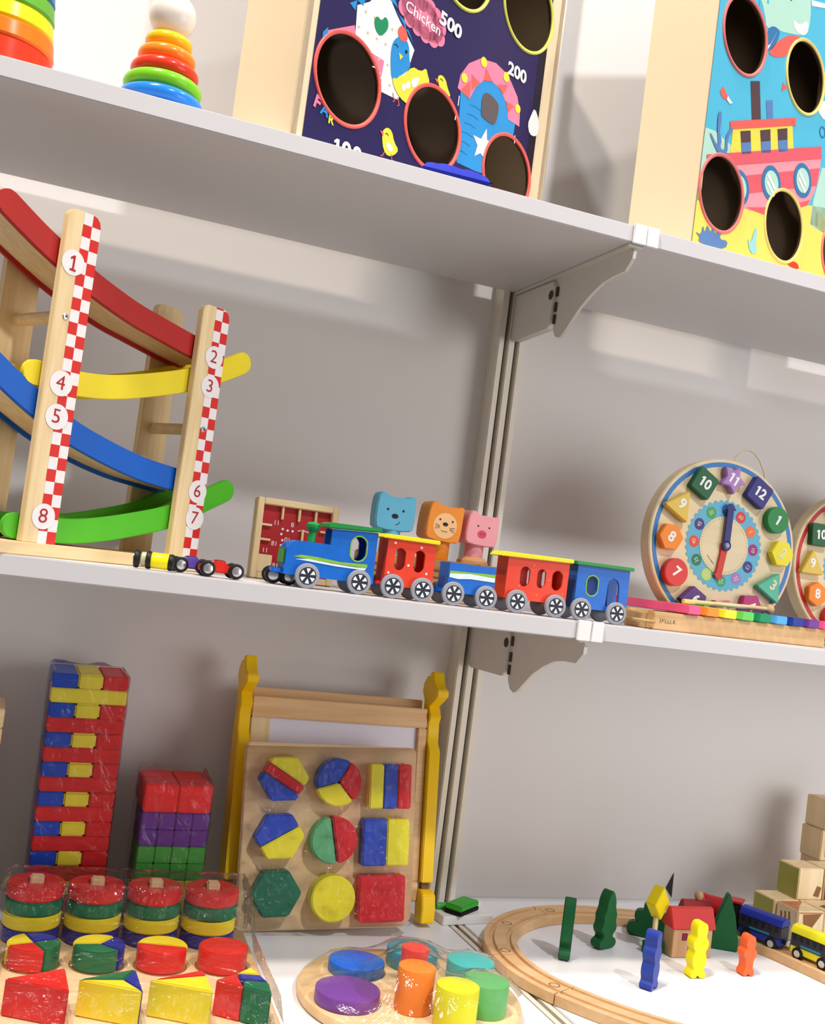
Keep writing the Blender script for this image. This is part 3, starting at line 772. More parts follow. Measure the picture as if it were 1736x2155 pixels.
# --- animal pop-up toy behind the train
PU = thing('popup_toy', 'pop-up toy with blue bear, orange lion and pink pig heads behind the train', 'pop-up toy', (-0.137, -0.168, ZM))
s = S(); s.box(-.097, .097, -.030, .030, 0, .0035, WOODX, .001); s.box(-.095, .095, -.028, .028, .0036, .0480, wood('walnut_base', (196, 150, 98), (150, 106, 62), 'x'), .0015)
for z in (.018, .026, .034): s.box(-.0953, .0953, -.0283, .0283, z, z+.002, mat('groove_brown', (120, 78, 44), .6))
s.build('base_box', PU)
def head(x, y, zc, w, h, th, m, kind, tilt=0):
    hd = [(-w/2+.004, -h/2), (w/2-.004, -h/2), (w/2, -h/2+.006), (w/2-.001, h/2-.006)]
    if kind == 'bear': hd += [(w/2-.001, h/2+.001), (w/2-.006, h/2+.0025), (w/2-.011, h/2-.001), (-w/2+.013, h/2-.001), (-w/2+.009, h/2+.0035), (-w/2+.003, h/2+.003)]
    elif kind == 'lion': hd += [(w/2-.001, h/2), (w/2-.004, h/2+.0015), (w/2-.010, h/2-.0015), (-w/2+.012, h/2-.0015), (-w/2+.008, h/2+.002), (-w/2+.003, h/2+.0015)]
    else: hd += [(w/2-.002, h/2), (w/2-.008, h/2-.0015), (-w/2+.012, h/2-.002), (-w/2+.007, h/2+.003), (-w/2+.003, h/2+.001)]
    hd += [(-w/2, h/2-.006), (-w/2, -h/2+.006)]
    T = Matrix.Translation((x, y, zc)) @ Matrix.Rotation(R(tilt), 4, 'Y')
    s = S(); s.prism(smooth2(hd, 1), 0, th, m, 'xz', .0022, T); o = s.build('animal_head', PU)
    f = S(); d = -.0003
    if kind == 'bear':
        for ex in (-.0105, .0085): f.disc(ex, .004, .0014, d, BLACK, n=14, T=T)
        f.disc(-.001, -.003, .0041, d, BLACK, n=20, rz=.0028, T=T)
        f.stroke([(.0005, -.0125), (.0028, -.0123), (.0048, -.0105), (.0052, -.0085)], .0007, d, BLACK, T=T)
    elif kind == 'lion':
        f.disc(0, -.003, .0150, d, mat('lion_cream', (246, 196, 138), .45, .02), n=36, T=T)
        for ex in (-.0075, .0085): f.disc(ex, .0035, .0012, d-.0003, BLACK, n=14, T=T)
        f.disc(0, -.0010, .0034, d-.0003, BLACK, n=18, rz=.0022, T=T)
        f.stroke([(-.004, -.0085), (-.002, -.0100), (0, -.0085), (.002, -.0100), (.004, -.0088)], .0005, d-.0003, BLACK, T=T)
        for k in (-1, 0, 1):
            f.stroke([(-.0065, -.0050+k*.0010), (-.0125, -.0050+k*.0028)], .0005, d-.0003, BLACK, T=T)
            f.stroke([(.0065, -.0055+k*.0010), (.0128, -.0062+k*.0028)], .0005, d-.0003, BLACK, T=T)
    else:
        for ex in (-.0070, .0075): f.disc(ex, .0040, .0011, d, BLACK, n=14, T=T)
        f.disc(-.0005, -.0050, .0058, d, mat('snout_rose', (214, 76, 98), .45), n=28, rz=.0046, T=T)
        for ex in (-.0024, .0014): f.disc(ex, -.0046, .0008, d-.0003, mat('nostril', (150, 40, 60), .5), n=10, T=T)
    f.build('face_paint', o)
BEAR = mat('bear_blue', (98, 178, 210), .45); LION = mat('lion_orange', (240, 146, 48), .45); PIG = mat('pig_pink', (242, 164, 174), .45)
head(-.0665, -.020, .0935, .0480, .0400, .022, BEAR, 'bear')
head(-.0055, -.0225, .0905, .0440, .0430, .034, LION, 'lion', 4)
head(.0430, -.0225, .0890, .0410, .0380, .030, PIG, 'pig', 3)
for x, m_ in ((-.0665, BEAR), (-.0035, LION), (.0405, PIG)):
    s = S(); s.cyl((x, -.008, .048), .0115, .030, m_, 'z', .001); s.build('neck', PU)
s = S(); s.lathe([(.019, .048), (.0185, .0515), (.014, .0555), (.006, .0575), (0, .0578)], wood('tan_dome', (196, 150, 104), (176, 128, 84), 'x'), (.0405, -.008, 0)); s.build('collar_dome', PU)

# --- painted train: locomotive and four cars
TB = mat('train_blue', (20, 104, 200), .35, .14, 90); TR = mat('train_red', (232, 66, 40), .35, .12, 90)
TG = mat('train_green', (30, 142, 66), .35, .12, 90); TY = mat('train_yellow', (246, 224, 36), .35, .08, 90)
TGREY = mat('tyre_grey', (150, 152, 160), .5, .08, 90); SPOKE = mat('spoke_black', (40, 44, 58), .5)
LGREEN = mat('brush_green', (136, 188, 70), .5, .2, 200); LWHITE = mat('brush_white', (226, 240, 246), .5, .1, 200)
Y0, Y1 = -.014, .014
def wheel(t, x, r=.0128):
    for yy, sg in ((Y0-.0062, -1), (Y1+.0012, 1)):
        s = S(); s.cyl((x, yy, r), r, .0050, TGREY, 'y', .0010, 36)
        o = s.build('wheel', t)
        s = S(); d = yy-.0003 if sg < 0 else yy+.0053
        s.disc(x, r, .0090, d, SPOKE, n=32)
        d2 = d-.0003 if sg < 0 else d+.0003
        for k in range(6):
            a0 = R(k*60+13); a1 = R(k*60+47)
            pts = [(x+.0026*math.cos((a0+a1)/2), r+.0026*math.sin((a0+a1)/2))]+[(x+.0078*math.cos(a0+(a1-a0)*i/5), r+.0078*math.sin(a0+(a1-a0)*i/5)) for i in range(6)]
            s.sheet(pts, d2, WHITE)
        s.build('spokes', o, 'white hub with black spokes')
def oval(cx, cz, w, h, n=20): return [(cx+w*math.cos(2*PI*i/n), cz+(h-w)*(1 if math.sin(2*PI*i/n) > 0 else -1)+w*math.sin(2*PI*i/n)) for i in range(n)]
def coach(name, label, x, body, pts, holes, roof, rm, wheels, extra=None, axle=None):
    t = thing(name, label, 'toy train car', (x, -.264, ZM), (0, 0, 0), 'painted wooden train on the middle shelf')
    s = S()
    for ya, yb in ((Y0, Y0+.0032), (Y1-.0032, Y1)): s.prism(pts, ya, yb, body, 'xz', 0, holes=holes)
    xs = [p[0] for p in pts]; zs = [p[1] for p in pts]; xa, xb = min(xs), max(xs)
    zr = max(p[1] for p in pts if p[0] < xa+.004); zq = max(p[1] for p in pts if p[0] > xb-.004)
    s.box(xa, xa+.003, Y0+.0032, Y1-.0032, min(zs), zr, body); 
    if name != 'train_cab': s.box(xb-.003, xb, Y0+.0032, Y1-.0032, min(zs), zq, body)
    s.box(xa+.003, xb-.003, Y0+.0032, Y1-.0032, min(zs), min(zs)+.005, body)
    if name == 'locomotive': s.prism(mm([(-20.9, 17.1), (22, 17.1), (22, 47.4), (-12, 47.4), (-19, 45.4), (-20.9, 42)]), Y0+.0032, Y1-.0032, body, 'xz')
    if name == 'train_cab': s.box(.0330, .0500, Y0-.0001, Y1+.0001, .0140, .0195, body)
    s.build('body', t)
    if roof:
        s = S(); s.prism(roof, Y0-.003, Y1+.003, rm, 'xz', .0008); s.build('roof', t)
    for w in wheels: wheel(t, w)
    s = S()
    for w in wheels: s.cyl((w, Y0-.001, .0128), .0022, Y1-Y0+.002, WOODX, 'y', n=10)
    s.build('axle', t)
    if extra: extra(t)
    return t
# locomotive (local x = 0 at the front wheel)
def loco_extra(t):
    s = S(); s.cyl((-.0195, Y0+.003, .0255), .011, .022, mat('boiler_green', (60, 140, 50), .4), 'y') if False else s.box(-.0262, -.0238, Y0+.002, Y1-.002, .0225, .0385, mat('boiler_green', (60, 140, 50), .4), .001)
    s.build('front_plate', t, 'green front plate')
    s = S(); s.lathe([(.0045, .0465), (.0038, .058), (.0060, .0605), (.0072, .0635), (.0070, .0662), (.0048, .0682), (0, .069)], TG, (.0045, 0, 0), n=20); s.build('chimney', t)
    s = S(); s.sheet(oval(.052, .0475, .0098, .0142), Y0-.0002, LGREEN); c = oval(.052, .0475, .0083, .0125)
    s = S()
    b = bmesh.new(); A = [b.verts.new((p[0], Y0-.0003, p[1])) for p in oval(.0525, .0470, .0085, .0125)]; B = [b.verts.new((p[0], Y0-.0003, p[1])) for p in oval(.0525, .0470, .0098, .0140)]
    for i in range(20): b.faces.new((A[i], B[i], B[(i+1) % 20], A[(i+1) % 20]))
    s.add(b, LGREEN)
    s.sheet(mm([(-16, 31), (-8, 33.5), (10, 33), (35, 31), (64, 32), (64, 28), (30, 28.5), (-4, 30)]), Y0-.0003, LGREEN)
    s.sheet(mm([(-14, 28.5), (0, 30), (24, 28.3), (50, 27.5), (63, 27.8), (62, 25.6), (30, 26), (4, 27.5)]), Y0-.0004, LWHITE)
    s.build('brush_stripes', t)
    s = S(); s.box(-.035, -.0255, -.009, .009, .0125, .0175, TB, .001); s.build('buffer', t)
    s = S(); s.cyl((.0715, 0, .0130), .0028, .010, TB, 'x', n=12); s.build('coupling', t)
coach('locomotive', 'blue painted wooden locomotive with green roof and chimney', -.324, TB,
      mm([(-24, 12), (73, 12), (70.5, 66), (22, 64), (22, 47.5), (-12, 47.5), (-19, 45.5), (-24, 39.5)]), [oval(.0525, .0470, .0085, .0125)],
      mm([(16, 64.5), (75, 67), (75, 71), (20, 70.5), (16, 69)]), TG, [0, .056], loco_extra)
def dots(t, pts, m_):
    for p in mm(pts):
        s = S(); s.disc(p[0], p[1], .0013, Y0-.0003, m_, n=14); s.build('painted_dot', t)
def c1(t):
    dots(t, [(-1, 58.5), (29, 57), (16.5, 36.5), (-5, 26.5), (38, 30)], WHITE)
    s = S(); s.box(-.0165, -.0095, -.009, .009, .0125, .017, TR, .001); s.build('buffer', t)
W1 = [oval(.0065, .042, .0064, .0118), oval(.0285, .042, .0064, .0118)]
coach('train_coach', 'short red coach with yellow roof and two oval windows, behind the locomotive', -.231, TR,
      mm([(-9, 13), (46, 13), (46, 62), (-9, 62)]), W1, mm([(-16, 62.3), (49, 62.3), (49, 67), (-13, 67)]), TY, [0, .034], c1)
def c2(t):
    s = S(); s.sheet(mm([(-5, 37), (49, 38.5), (49, 34.5), (20, 36), (-5, 34)]), Y0-.0003, LGREEN)
    s.sheet(mm([(-5, 34), (20, 36), (49, 34.5), (49, 30), (20, 30.5), (5, 29), (-5, 30)]), Y0-.0004, LWHITE); s.build('brush_stripes', t)
    s = S(); s.box(-.0165, -.0065, -.006, .006, .0125, .018, TB, .001); s.build('buffer', t)
    s = S(); s.cyl((.0495, 0, .0150), .0028, .006, TB, 'x', n=12); s.build('coupling', t)
coach('train_wagon', 'open blue goods wagon without roof in the middle of the train', -.161, TB,
      mm([(-6, 14), (49.5, 14), (49.5, 46), (-6, 46)]), [], None, None, [0, .039], c2)
def c3(t): dots(t, [(18, 54.5), (2, 30), (38.5, 40), (25, 22), (57, 27)], ORANGE)
W3 = [oval(.0085, .041, .0062, .0112), oval(.0290, .041, .0056, .0106), oval(.0490, .041, .0068, .0112)]
coach('train_coach', 'long red coach with yellow roof and three oval windows', -.0845, TR,
      mm([(-14, 15), (62.5, 15), (62.5, 62), (-14, 62)]), W3, mm([(-24, 60.5), (66, 62.3), (66, 67), (-20, 66)]), TY, [0, .048], c3)
def c4(t):
    s = S(); b = bmesh.new(); A = [b.verts.new((p[0], Y0-.0003, p[1])) for p in oval(.0135, .0405, .0072, .0110)]; B = [b.verts.new((p[0], Y0-.0003, p[1])) for p in oval(.0135, .0405, .0085, .0125)]
    for i in range(20): b.faces.new((A[i], B[i], B[(i+1) % 20], A[(i+1) % 20]))
    s.add(b, LGREEN); s.build('brush_stripes', t)
coach('train_cab', 'blue rear cab car with green roof and tall doorway at the end of the train', -.0040, TB,
      mm([(-7, 14), (33, 14), (33.5, 43), (35, 49), (40, 52.5), (46, 50), (49, 44), (50, 20), (61, 20), (61, 62.5), (-7, 62)]),
      [oval(.0135, .0405, .0072, .0110)], mm([(-11, 62.3), (65, 62.8), (65, 67), (-11, 66.5)]), TG, [0, .046], c4)

# --- xylophone
XY = thing('xylophone', 'wooden xylophone with rainbow bars at the right shelf edge', 'xylophone', (.0898, -.284, ZM), (0, 0, R(10)))
XW = wood('beech', (214, 176, 124), (196, 152, 98), 'x', 40)
s = S()
s.prism(mm([(0, 0), (300, 0), (300, 24), (0, 21)]), -.002, .010, XW, 'xz', .0012)
s.prism(mm([(6, 0), (300, 0), (300, 24), (6, 21)]), .046, .056, XW, 'xz', .0012)
s.box(0, .012, .0105, .0455, 0, .018, XW, .001)
s.build('base_frame', XY)
s = S()
for i, q in enumerate(([(10, 8), (11, 14)], [(13, 9), (14, 13), (17, 13)], [(14, 11), (16, 11)], [(19, 13), (18, 9), (21, 9)], [(23, 13), (22, 9), (25, 9)], [(27, 13), (26, 9), (29, 9)], [(31, 9), (32, 13)], [(34, 13), (31.5, 11), (34.5, 9)])):
    s.stroke(mm(q), .0007, -.0023, mat('scribble_brown', (96, 62, 34), .6))
s.build('scribble_mark', XY)
XC = [(238, 92, 142), (250, 150, 44), (246, 232, 60), (110, 206, 92), (24, 146, 92), (84, 170, 226), (36, 60, 150), (112, 64, 150), (240, 96, 150)]
for i, c in enumerate(XC):
    xa = .0445+i*.0301; n = (.150, .118, .082, .076, .070, .065, .060, .058, .057)[i]
    z0 = .0225+i*.0002
    s = S()
    pr = [(-.0030, z0+.0005), (-.0030, z0+.0065), (.001, z0+.0105), (n-.003, z0+.0105), (n, z0+.008), (n, z0+.0005)]
    # bar with tapered ends seen from above
    b = bmesh.new()
    pl = [(xa+.004, -.007), (xa+.0243, -.007), (xa+.0283, .004), (xa+.0283, n-.006), (xa+.0243, n), (xa+.004, n), (xa, n-.006), (xa, .004)]
    b.free(); s.prism(pl, z0, z0+.0105, mat('bar_%d' % i, c, .35), 'xy', .0010)
    s.build('bar', XY)
def mallet(name, label, p0, p1, rs, rb, m_):
    t = thing(name, label, 'mallet', p0)
    v = Vector(p1)-Vector(p0)
    s = S(); s.tube([(0, 0, 0), tuple(v*.5), tuple(v)], rs, m_); s.build('stick', t)
    s = S(); s.ball(tuple(v), rb, m_, 24); s.build('mallet_head', t)
mallet('xylophone_mallet', 'pale mallet lying across the xylophone bars before the blue clock', (.190, -.196, .0368), (.338, -.178, .0410), .0030, .0068, wood('pale_stick', (232, 208, 160), (210, 176, 120), 'x'))
mallet('xylophone_mallet', 'mallet on the shelf pointing at the rear cab of the train', (.0885, -.292, .0085), (.0640, -.254, .0090), .0022, .0088, wood('tan_stick', (206, 164, 110), (180, 134, 84), 'x'))

# --- shape clocks
CLW = wood('clock_wood', (230, 210, 170), (224, 202, 160), 'x', 30)
def clock(name, label, loc, rim_m, rot, blocks, lean):
    t = thing(name, label, 'toy clock', loc, (R(-lean), 0, 0))
    s = S(); s.lathe([(.1130, .021), (.1150, .0195), (.1155, .010), (.1150, .0015), (.1135, 0)], CLW, (0, 0, 0), 'y', 72); s.build('clock_body', t)
    s = S(); s.ringsheet(0, 0, .1045, .1105, -.0003, rim_m, n=72); s.build('rim_stripe', t)
    s = S()
    n = 72; DISC = mat('dial_blue', (98, 176, 206), .45, .03)
    for k in range(40): s.disc(.0575*math.cos(2*PI*k/40), .0575*math.sin(2*PI*k/40), .0032, -.0003, DISC, n=10)
    s.disc(0, 0, .0580, -.0004, DISC, n=60)
    cols = [(214, 58, 54), (238, 116, 48), (160, 36, 120), (62, 56, 130), (170, 120, 190), (60, 160, 110), (196, 212, 92), (30, 122, 84), (228, 74, 44), (74, 52, 130), (70, 160, 80), (50, 120, 200)]
    for k in range(12):
        a = R(90-rot-k*30-(0)); x, z = .0470*math.cos(a), .0470*math.sin(a)
        s.disc(x, z, .0078, -.0006, mat('minute_dot_%d' % k, cols[k], .45, .03), n=24)
        s.text(str((k*5) or 60), .0080, x, z, -.0008, mat('minute_text', (226, 222, 206), .5), a-PI/2, sx=.95)
    s.disc(0, 0, .0385, -.0010, CLW, n=48)
    for k in range(60):
        a = 2*PI*k/60; s.stroke([(.0345*math.cos(a), .0345*math.sin(a)), (.0372*math.cos(a), .0372*math.sin(a))], .0004, -.0012, mat('tick_grey', (160, 140, 120), .6))
    s.stroke([(-.025, -.015), (-.021, -.020), (-.016, -.024)], .0012, -.0012, mat('print_rose', (190, 130, 120), .6))
    s.stroke([(-.018, -.0225), (-.0135, -.0262)], .0018, -.0012, mat('print_sky', (130, 160, 190), .6))
    s.build('dial', t)
    for num, kind, c in blocks:
        a = R(90-rot-num*30); x, z = .0882*math.cos(a), .0882*math.sin(a); q = R(-rot)
        def P(pts): return [(x+p[0]*math.cos(q)-p[1]*math.sin(q), z+p[0]*math.sin(q)+p[1]*math.cos(q)) for p in pts]
        m_ = mat('block_%s_%d' % (kind, num), c, .4)
        s = S()
        if kind == 'round': pts = ngon(x, z, .0180, 36)
        elif kind == 'hex': pts = P(ngon(0, 0, .0185, 6, PI/2))
        elif kind == 'square': pts = P(smooth2([(-.0165, -.0165), (.0165, -.0165), (.0165, .0165), (-.0165, .0165)], 1) if False else roundrect(-.0165, .0165, -.0165, .0165, .003, 3))
        elif kind == 'tri': pts = P([(-.0205, -.0140), (-.0190, -.0155), (.0190, -.0155), (.0205, -.0140), (.0012, .0195), (-.0012, .0195)])
        elif kind == 'rect': pts = P(roundrect(-.0195, .0195, -.0130, .0130, .003, 3))
        elif kind == 'trap': pts = P([(-.0200, -.0120), (.0200, -.0120), (.0120, .0140), (-.0120, .0140)])
        elif kind == 'pent': pts = P(ngon(0, 0, .0190, 5, PI/2))
        else: pts = P([((.0205 if i % 2 == 0 else .0110)*math.cos(PI/2+PI*i/5), (.0205 if i % 2 == 0 else .0110)*math.sin(PI/2+PI*i/5)) for i in range(10)])
        s.prism(pts, -.0105, -.0005, m_, 'xz', .0010)
        s.num(str(num), .0190, x, z, -.0108, WHITE if num not in (3, 2) else mat('soft_white', (232, 226, 190), .5), q, bold=.0006)
        s.build('number_block', t, '%s block numbered %d' % ({'hex': 'hexagonal', 'tri': 'triangular', 'rect': 'rectangular', 'trap': 'trapezoid', 'pent': 'pentagon'}.get(kind, kind), num))
    def hand(a, L, w, m_, y, nm):
        d = Vector((math.cos(a), math.sin(a))); n_ = Vector((-d.y, d.x))
        pts = [d*-.004+n_*w, d*-.004-n_*w, d*(L*.86)-n_*w, d*(L*.86)-n_*w*1.7, d*L-n_*w*.5, d*L+n_*w*.5, d*(L*.86)+n_*w*1.7, d*(L*.86)+n_*w]
        s = S(); s.prism([(p.x, p.y) for p in pts], y-.0022, y, m_, 'xz', .0005); s.cyl((0, y-.0022, 0), .0072, .0022, m_, 'y', .0005); s.build(nm, t)
    hand(R(260), .0460, .0050, mat('hand_red', (206, 48, 34), .4), -.0022, 'hour_hand')
    hand(R(87), .0560, .0052, mat('hand_navy', (42, 40, 110), .4), -.0046, 'minute_hand')
    s = S(); s.lathe([(0, -.0100), (.0030, -.0092), (.0042, -.0070), (.0042, -.0055)], mat('pin_grey', (150, 160, 180), .3), (0, 0, 0), 'y', 20); s.build('centre_pin', t)
    return t
BL = [(10, 'square', (22, 92, 50)), (11, 'star', (170, 126, 190)), (12, 'square', (44, 42, 120)), (1, 'round', (22, 132, 62)), (2, 'hex', (238, 222, 30)), (3, 'tri', (84, 186, 148)),
      (4, 'pent', (176, 40, 110)), (5, 'star', (226, 120, 160)), (6, 'trap', (90, 40, 120)), (7, 'round', (210, 52, 50)), (8, 'hex', (240, 136, 26)), (9, 'tri', (222, 188, 78))]
BL[0] = (10, 'square', (22, 92, 50))
ck = clock('shape_clock', 'round shape clock with blue rim and numbered blocks, left of the red one', (.2655, -.163, .1160), mat('clock_blue', (52, 122, 190), .4), 30, BL, 3)
s = S(); s.tube([(.030, .0215, .118), (.046, .0225, .119), (.068, .0225, .113), (.077, .0220, .098), (.080, .0215, .084)] if False else
                [(.020, .022, .113), (.028, .024, .128), (.038, .0255, .1365), (.048, .026, .1385), (.058, .0255, .135), (.067, .025, .126), (.074, .024, .112), (.078, .023, .098), (.0795, .022, .084)], .0009, mat('jute_string', (206, 190, 150), .8)); s.build('hanging_string', ck)
clock('shape_clock', 'round shape clock with red rim cut off by the right photo edge', (.583, -.060, .1158), mat('clock_red', (200, 40, 40), .4), 0, [(10, 'square', (22, 92, 50))]+BL[1:], 4)
# ================================================================ counter: left section
WR = mat('wrap_red', (226, 44, 46), .4, .14, 60); WB = mat('wrap_blue', (32, 80, 200), .4, .12, 60); WY = mat('wrap_yellow', (252, 232, 70), .4, .08, 60)
# --- wrapped block tower: 17 layers of three blocks
bt = thing('block_tower', 'tall shrink-wrapped tower of red, yellow and blue blocks', 'block tower', (-.4985, -.0505, ZD), (0, R(-1.0), 0))
BW, BH = .0274, .01640
def blk(m, nm, long_x):
    s = S()
    if long_x: s.box(-.0411, .0411, -BW/2+.0002, BW/2-.0002, -BH/2+.00015, BH/2-.00015, m, .0012)
    else: s.box(-BW/2+.0002, BW/2-.0002, -.0411, .0411, -BH/2+.00015, BH/2-.00015, m, .0020 if m is WY else .0012)
    return s.mesh(nm)
PROTO = {}
for m_, k in ((WR, 'red'), (WB, 'blue'), (WY, 'yellow')):
    for lx in (0, 1): PROTO[k, lx] = blk(m_, 'block_%s' % k, lx)
NL = 17
for i in range(NL):
    z = .0005+BH*(i+.5); top = NL-1-i
    lx = top % 2
    for k in (-1, 0, 1):
        if lx: col = ('yellow' if top == 1 else 'red') if k == -1 else ('red', 'blue')[k]
        else: col = {-1: 'blue', 0: 'yellow', 1: 'red'}[k]
        o = bpy.data.objects.new('block', PROTO[col, lx]); COL.objects.link(o); o.parent = bt
        o.location = (k*BW if not lx else 0, k*BW if lx else 0, z)
def wrap_box(parent, x0, x1, y0, y1, z0, z1, seed, top=.006):
    """loose film around a block of toys"""
    s = S(); b = bmesh.new(); rnd = random.Random(seed)
    nz, na = 14, 8; rows = []
    per = []
    for (xa, ya), (xb, yb) in (((x0, y0), (x1, y0)), ((x1, y0), (x1, y1)), ((x1, y1), (x0, y1)), ((x0, y1), (x0, y0))):
        for k in range(na): per.append((xa+(xb-xa)*k/na, ya+(yb-ya)*k/na))
    for j in range(nz+1):
        z = z0+(z1-z0)*j/nz; row = []
        for (x, y) in per:
            dx, dy = x-(x0+x1)/2, y-(y0+y1)/2; l = math.hypot(dx, dy); g = rnd.uniform(.0002, .0016)
            row.append(b.verts.new((x+dx/l*g, y+dy/l*g, z)))
        rows.append(row)
    crown = [b.verts.new((v.co.x*.9+(x0+x1)*.05, v.co.y*.9+(y0+y1)*.05, z1+rnd.uniform(.0006, top))) for v in rows[-1]]
    rows.append(crown)
    n = len(per)
    for A, B in zip(rows, rows[1:]):
        for i in range(n): b.faces.new((A[i], A[(i+1) % n], B[(i+1) % n], B[i]))
    s.add(b, FILM); s.build('plastic_wrap', parent, 'clear crinkled plastic wrap')
wrap_box(bt, -.0418, .0418, -.0418, .0418, .0006, BH*NL+.001, 3)

# --- wrapped cube stack: 4 x 9 cubes facing front
cs = thing('cube_stack', 'low shrink-wrapped stack of red, purple and green cubes beside the block tower', 'cube stack', (-.3895, -.0700, ZD), (0, R(-.6), 0))
C = .0190
CW = {'red': mat('cube_red', (238, 48, 48), .4, .14, 60), 'purple': mat('cube_purple', (116, 62, 152), .4, .14, 60), 'green': mat('cube_green', (84, 172, 76), .4, .14, 60), 'yellow': WY}
CP = {}
for k, m_ in CW.items():
    s = S(); s.box(-C/2+.0002, C/2-.0002, -C/2+.0002, C/2-.0002, -C/2+.0002, C/2-.0002, m_, .0009); CP[k] = s.mesh('cube_'+k)
for r in range(7):
    k = ('yellow', 'yellow', 'yellow', 'green', 'green', 'purple', 'purple', 'red', 'red')[r]
    for i in range(4):
        for j in range(3):
            if 0 < i < 3 and j > 0: continue
            o = bpy.data.objects.new('cube', CP[k]); COL.objects.link(o); o.parent = cs
            o.location = ((i-1.5)*C, (j-1.5)*C, .0006+C*(r+.5))
s = S(); s.box(-C+.0003, C-.0003, -C+.0003, C-.0003, 0, C*1.68, CW['red'], .0012); big = s.mesh('cube_big')
for i in (-1, 1):
    for j in (-1, 1):
        o = bpy.data.objects.new('cube', big); COL.objects.link(o); o.parent = cs; o.location = (i*C, j*C, .0008+C*7)
wrap_box(cs, -.0388, .0388, -.0388, .0388, .0006, C*8.68+.0012, 8, .012)

# --- peg and shape sorter under film
sb = thing('shape_sorter', 'wooden peg and shape sorter board with four disc stacks, in plastic wrap', 'shape sorter', (-.5405, -.2435, ZD), (0, 0, R(-3.5)))
s = S(); s.prism(roundrect(-.035, .2310, -.152, .124, .008), 0, .012, PLY, 'xy', .0015); s.build('board', sb)
SR = mat('sorter_red', (214, 44, 40), .32); SG = mat('sorter_green', (22, 112, 74), .32); SY = mat('sorter_yellow', (240, 222, 50), .32); SB = mat('sorter_blue', (36, 52, 158), .32)
def sector(cx, cy, r, a0, a1, n=20):
    return [(cx, cy)]+arc(cx, cy, r, a0, a1, n)
HT_ = .0445
for i in range(4):
    u = i*.0612-.0035
    # disc stack on a peg
    s = S(); s.box(u+.004-.007, u+.004+.007, .079, .093, .0121, .0765, WOODZ, .0015); s.build('peg', sb)
    for k, m_ in enumerate((SB, SY, SG, SR)):
        s = S(); z = .0122+k*.0147
        out = [(u+.004+.0290*math.cos(2*PI*q/40), .086+.0290*math.sin(2*PI*q/40)) for q in range(40)]
        s.prism(out, z, z+.0145, m_, 'xy', .0016, holes=[[(u+.004+.0075*a_, .086+.0075*b_) for a_, b_ in ((-1, -1), (1, -1), (1, 1), (-1, 1))]])
        s.build('disc', sb)
secs = [[(200, 295, SR), (295, 385, SG), (25, 112, SB), (112, 200, SY)], [(185, 318, SG), (318, 412, SB), (52, 185, SY)], [(168, 348, SR), (-12, 168, SY)], [(0, 360, SR)]]
for i, sec in enumerate(secs):
    u = i*.0622+.0055
    for a0, a1, m_ in sec:
        s = S(); e = .0004
        if a1-a0 == 360: pts = ngon(u, .015, .0252, 48)
        elif a1-a0 == 180: pts = [(p[0]+e*math.cos(R((a0+a1)/2)), p[1]+e*math.sin(R((a0+a1)/2))) for p in arc(u, .015, .0250, a0, a1, 24)]
        else: pts = [(p[0]+e*math.cos(R((a0+a1)/2)), p[1]+e*math.sin(R((a0+a1)/2))) for p in sector(u, .015, .0250, a0, a1)]
        s.prism(pts, .0121, .0335, m_, 'xy', .0012); s.build('disc_segment', sb)
    s = S(); s.ringsheet(u, .015, .0253, .0272, .0124, mat('recess_brown', (150, 104, 58), .7), 'xy', n=40); s.build('recess', sb)
def tri3(u):
    return [(u-.0285+.0075, -.1025), (u+.0270+.0075, -.1275), (u+.0230+.0075, -.0765)]
def pc(pts, m_, nm='triangle_segment'):
    cx = sum(p[0] for p in pts)/len(pts); cy = sum(p[1] for p in pts)/len(pts)
    if nm[0] == 's': cx += .0040; cy -= .004; pts = [(p[0]+.0040, p[1]-.004) for p in pts]
    q = [(cx+(p[0]-cx)*.985, cy+(p[1]-cy)*.985) for p in pts]
    s = S(); s.prism(q, .0121, HT_, m_, 'xy', .0012); s.build(nm, sb)
L_, F_, B_ = tri3(.004); pc([L_, F_, B_], SR)
L_, F_, B_ = tri3(.0665); cn = ((L_[0]+F_[0]+B_[0])/3+.004, (L_[1]+F_[1]+B_[1])/3)
pc([L_, F_, cn], SY); pc([L_, cn, B_], SG); pc([cn, F_, B_], SB)
L_, F_, B_ = tri3(.1285); md = ((F_[0]+B_[0])/2, (F_[1]+B_[1])/2+.012)
pc([L_, F_, md], SY); pc([L_, md, B_], SR)
q0, q1, q2, q3 = (.1640, -.0960), (.2120, -.1260), (.2155, -.0930), (.1975, -.0660)   # kite of four
pc([q0, (.1880, -.1110), (.1860, -.0790)], SR, 'square_segment')
pc([(.1880, -.1110), (.2120, -.1260), (.2135, -.1000), (.1905, -.0950)], SG, 'square_segment')
pc([(.1885, -.0950), (.2130, -.0990), (.2080, -.0830), (.1865, -.0800)], SB, 'square_segment')
pc([(.1865, -.0790), (.2080, -.0820), (.2020, -.0640)], SY, 'square_segment')
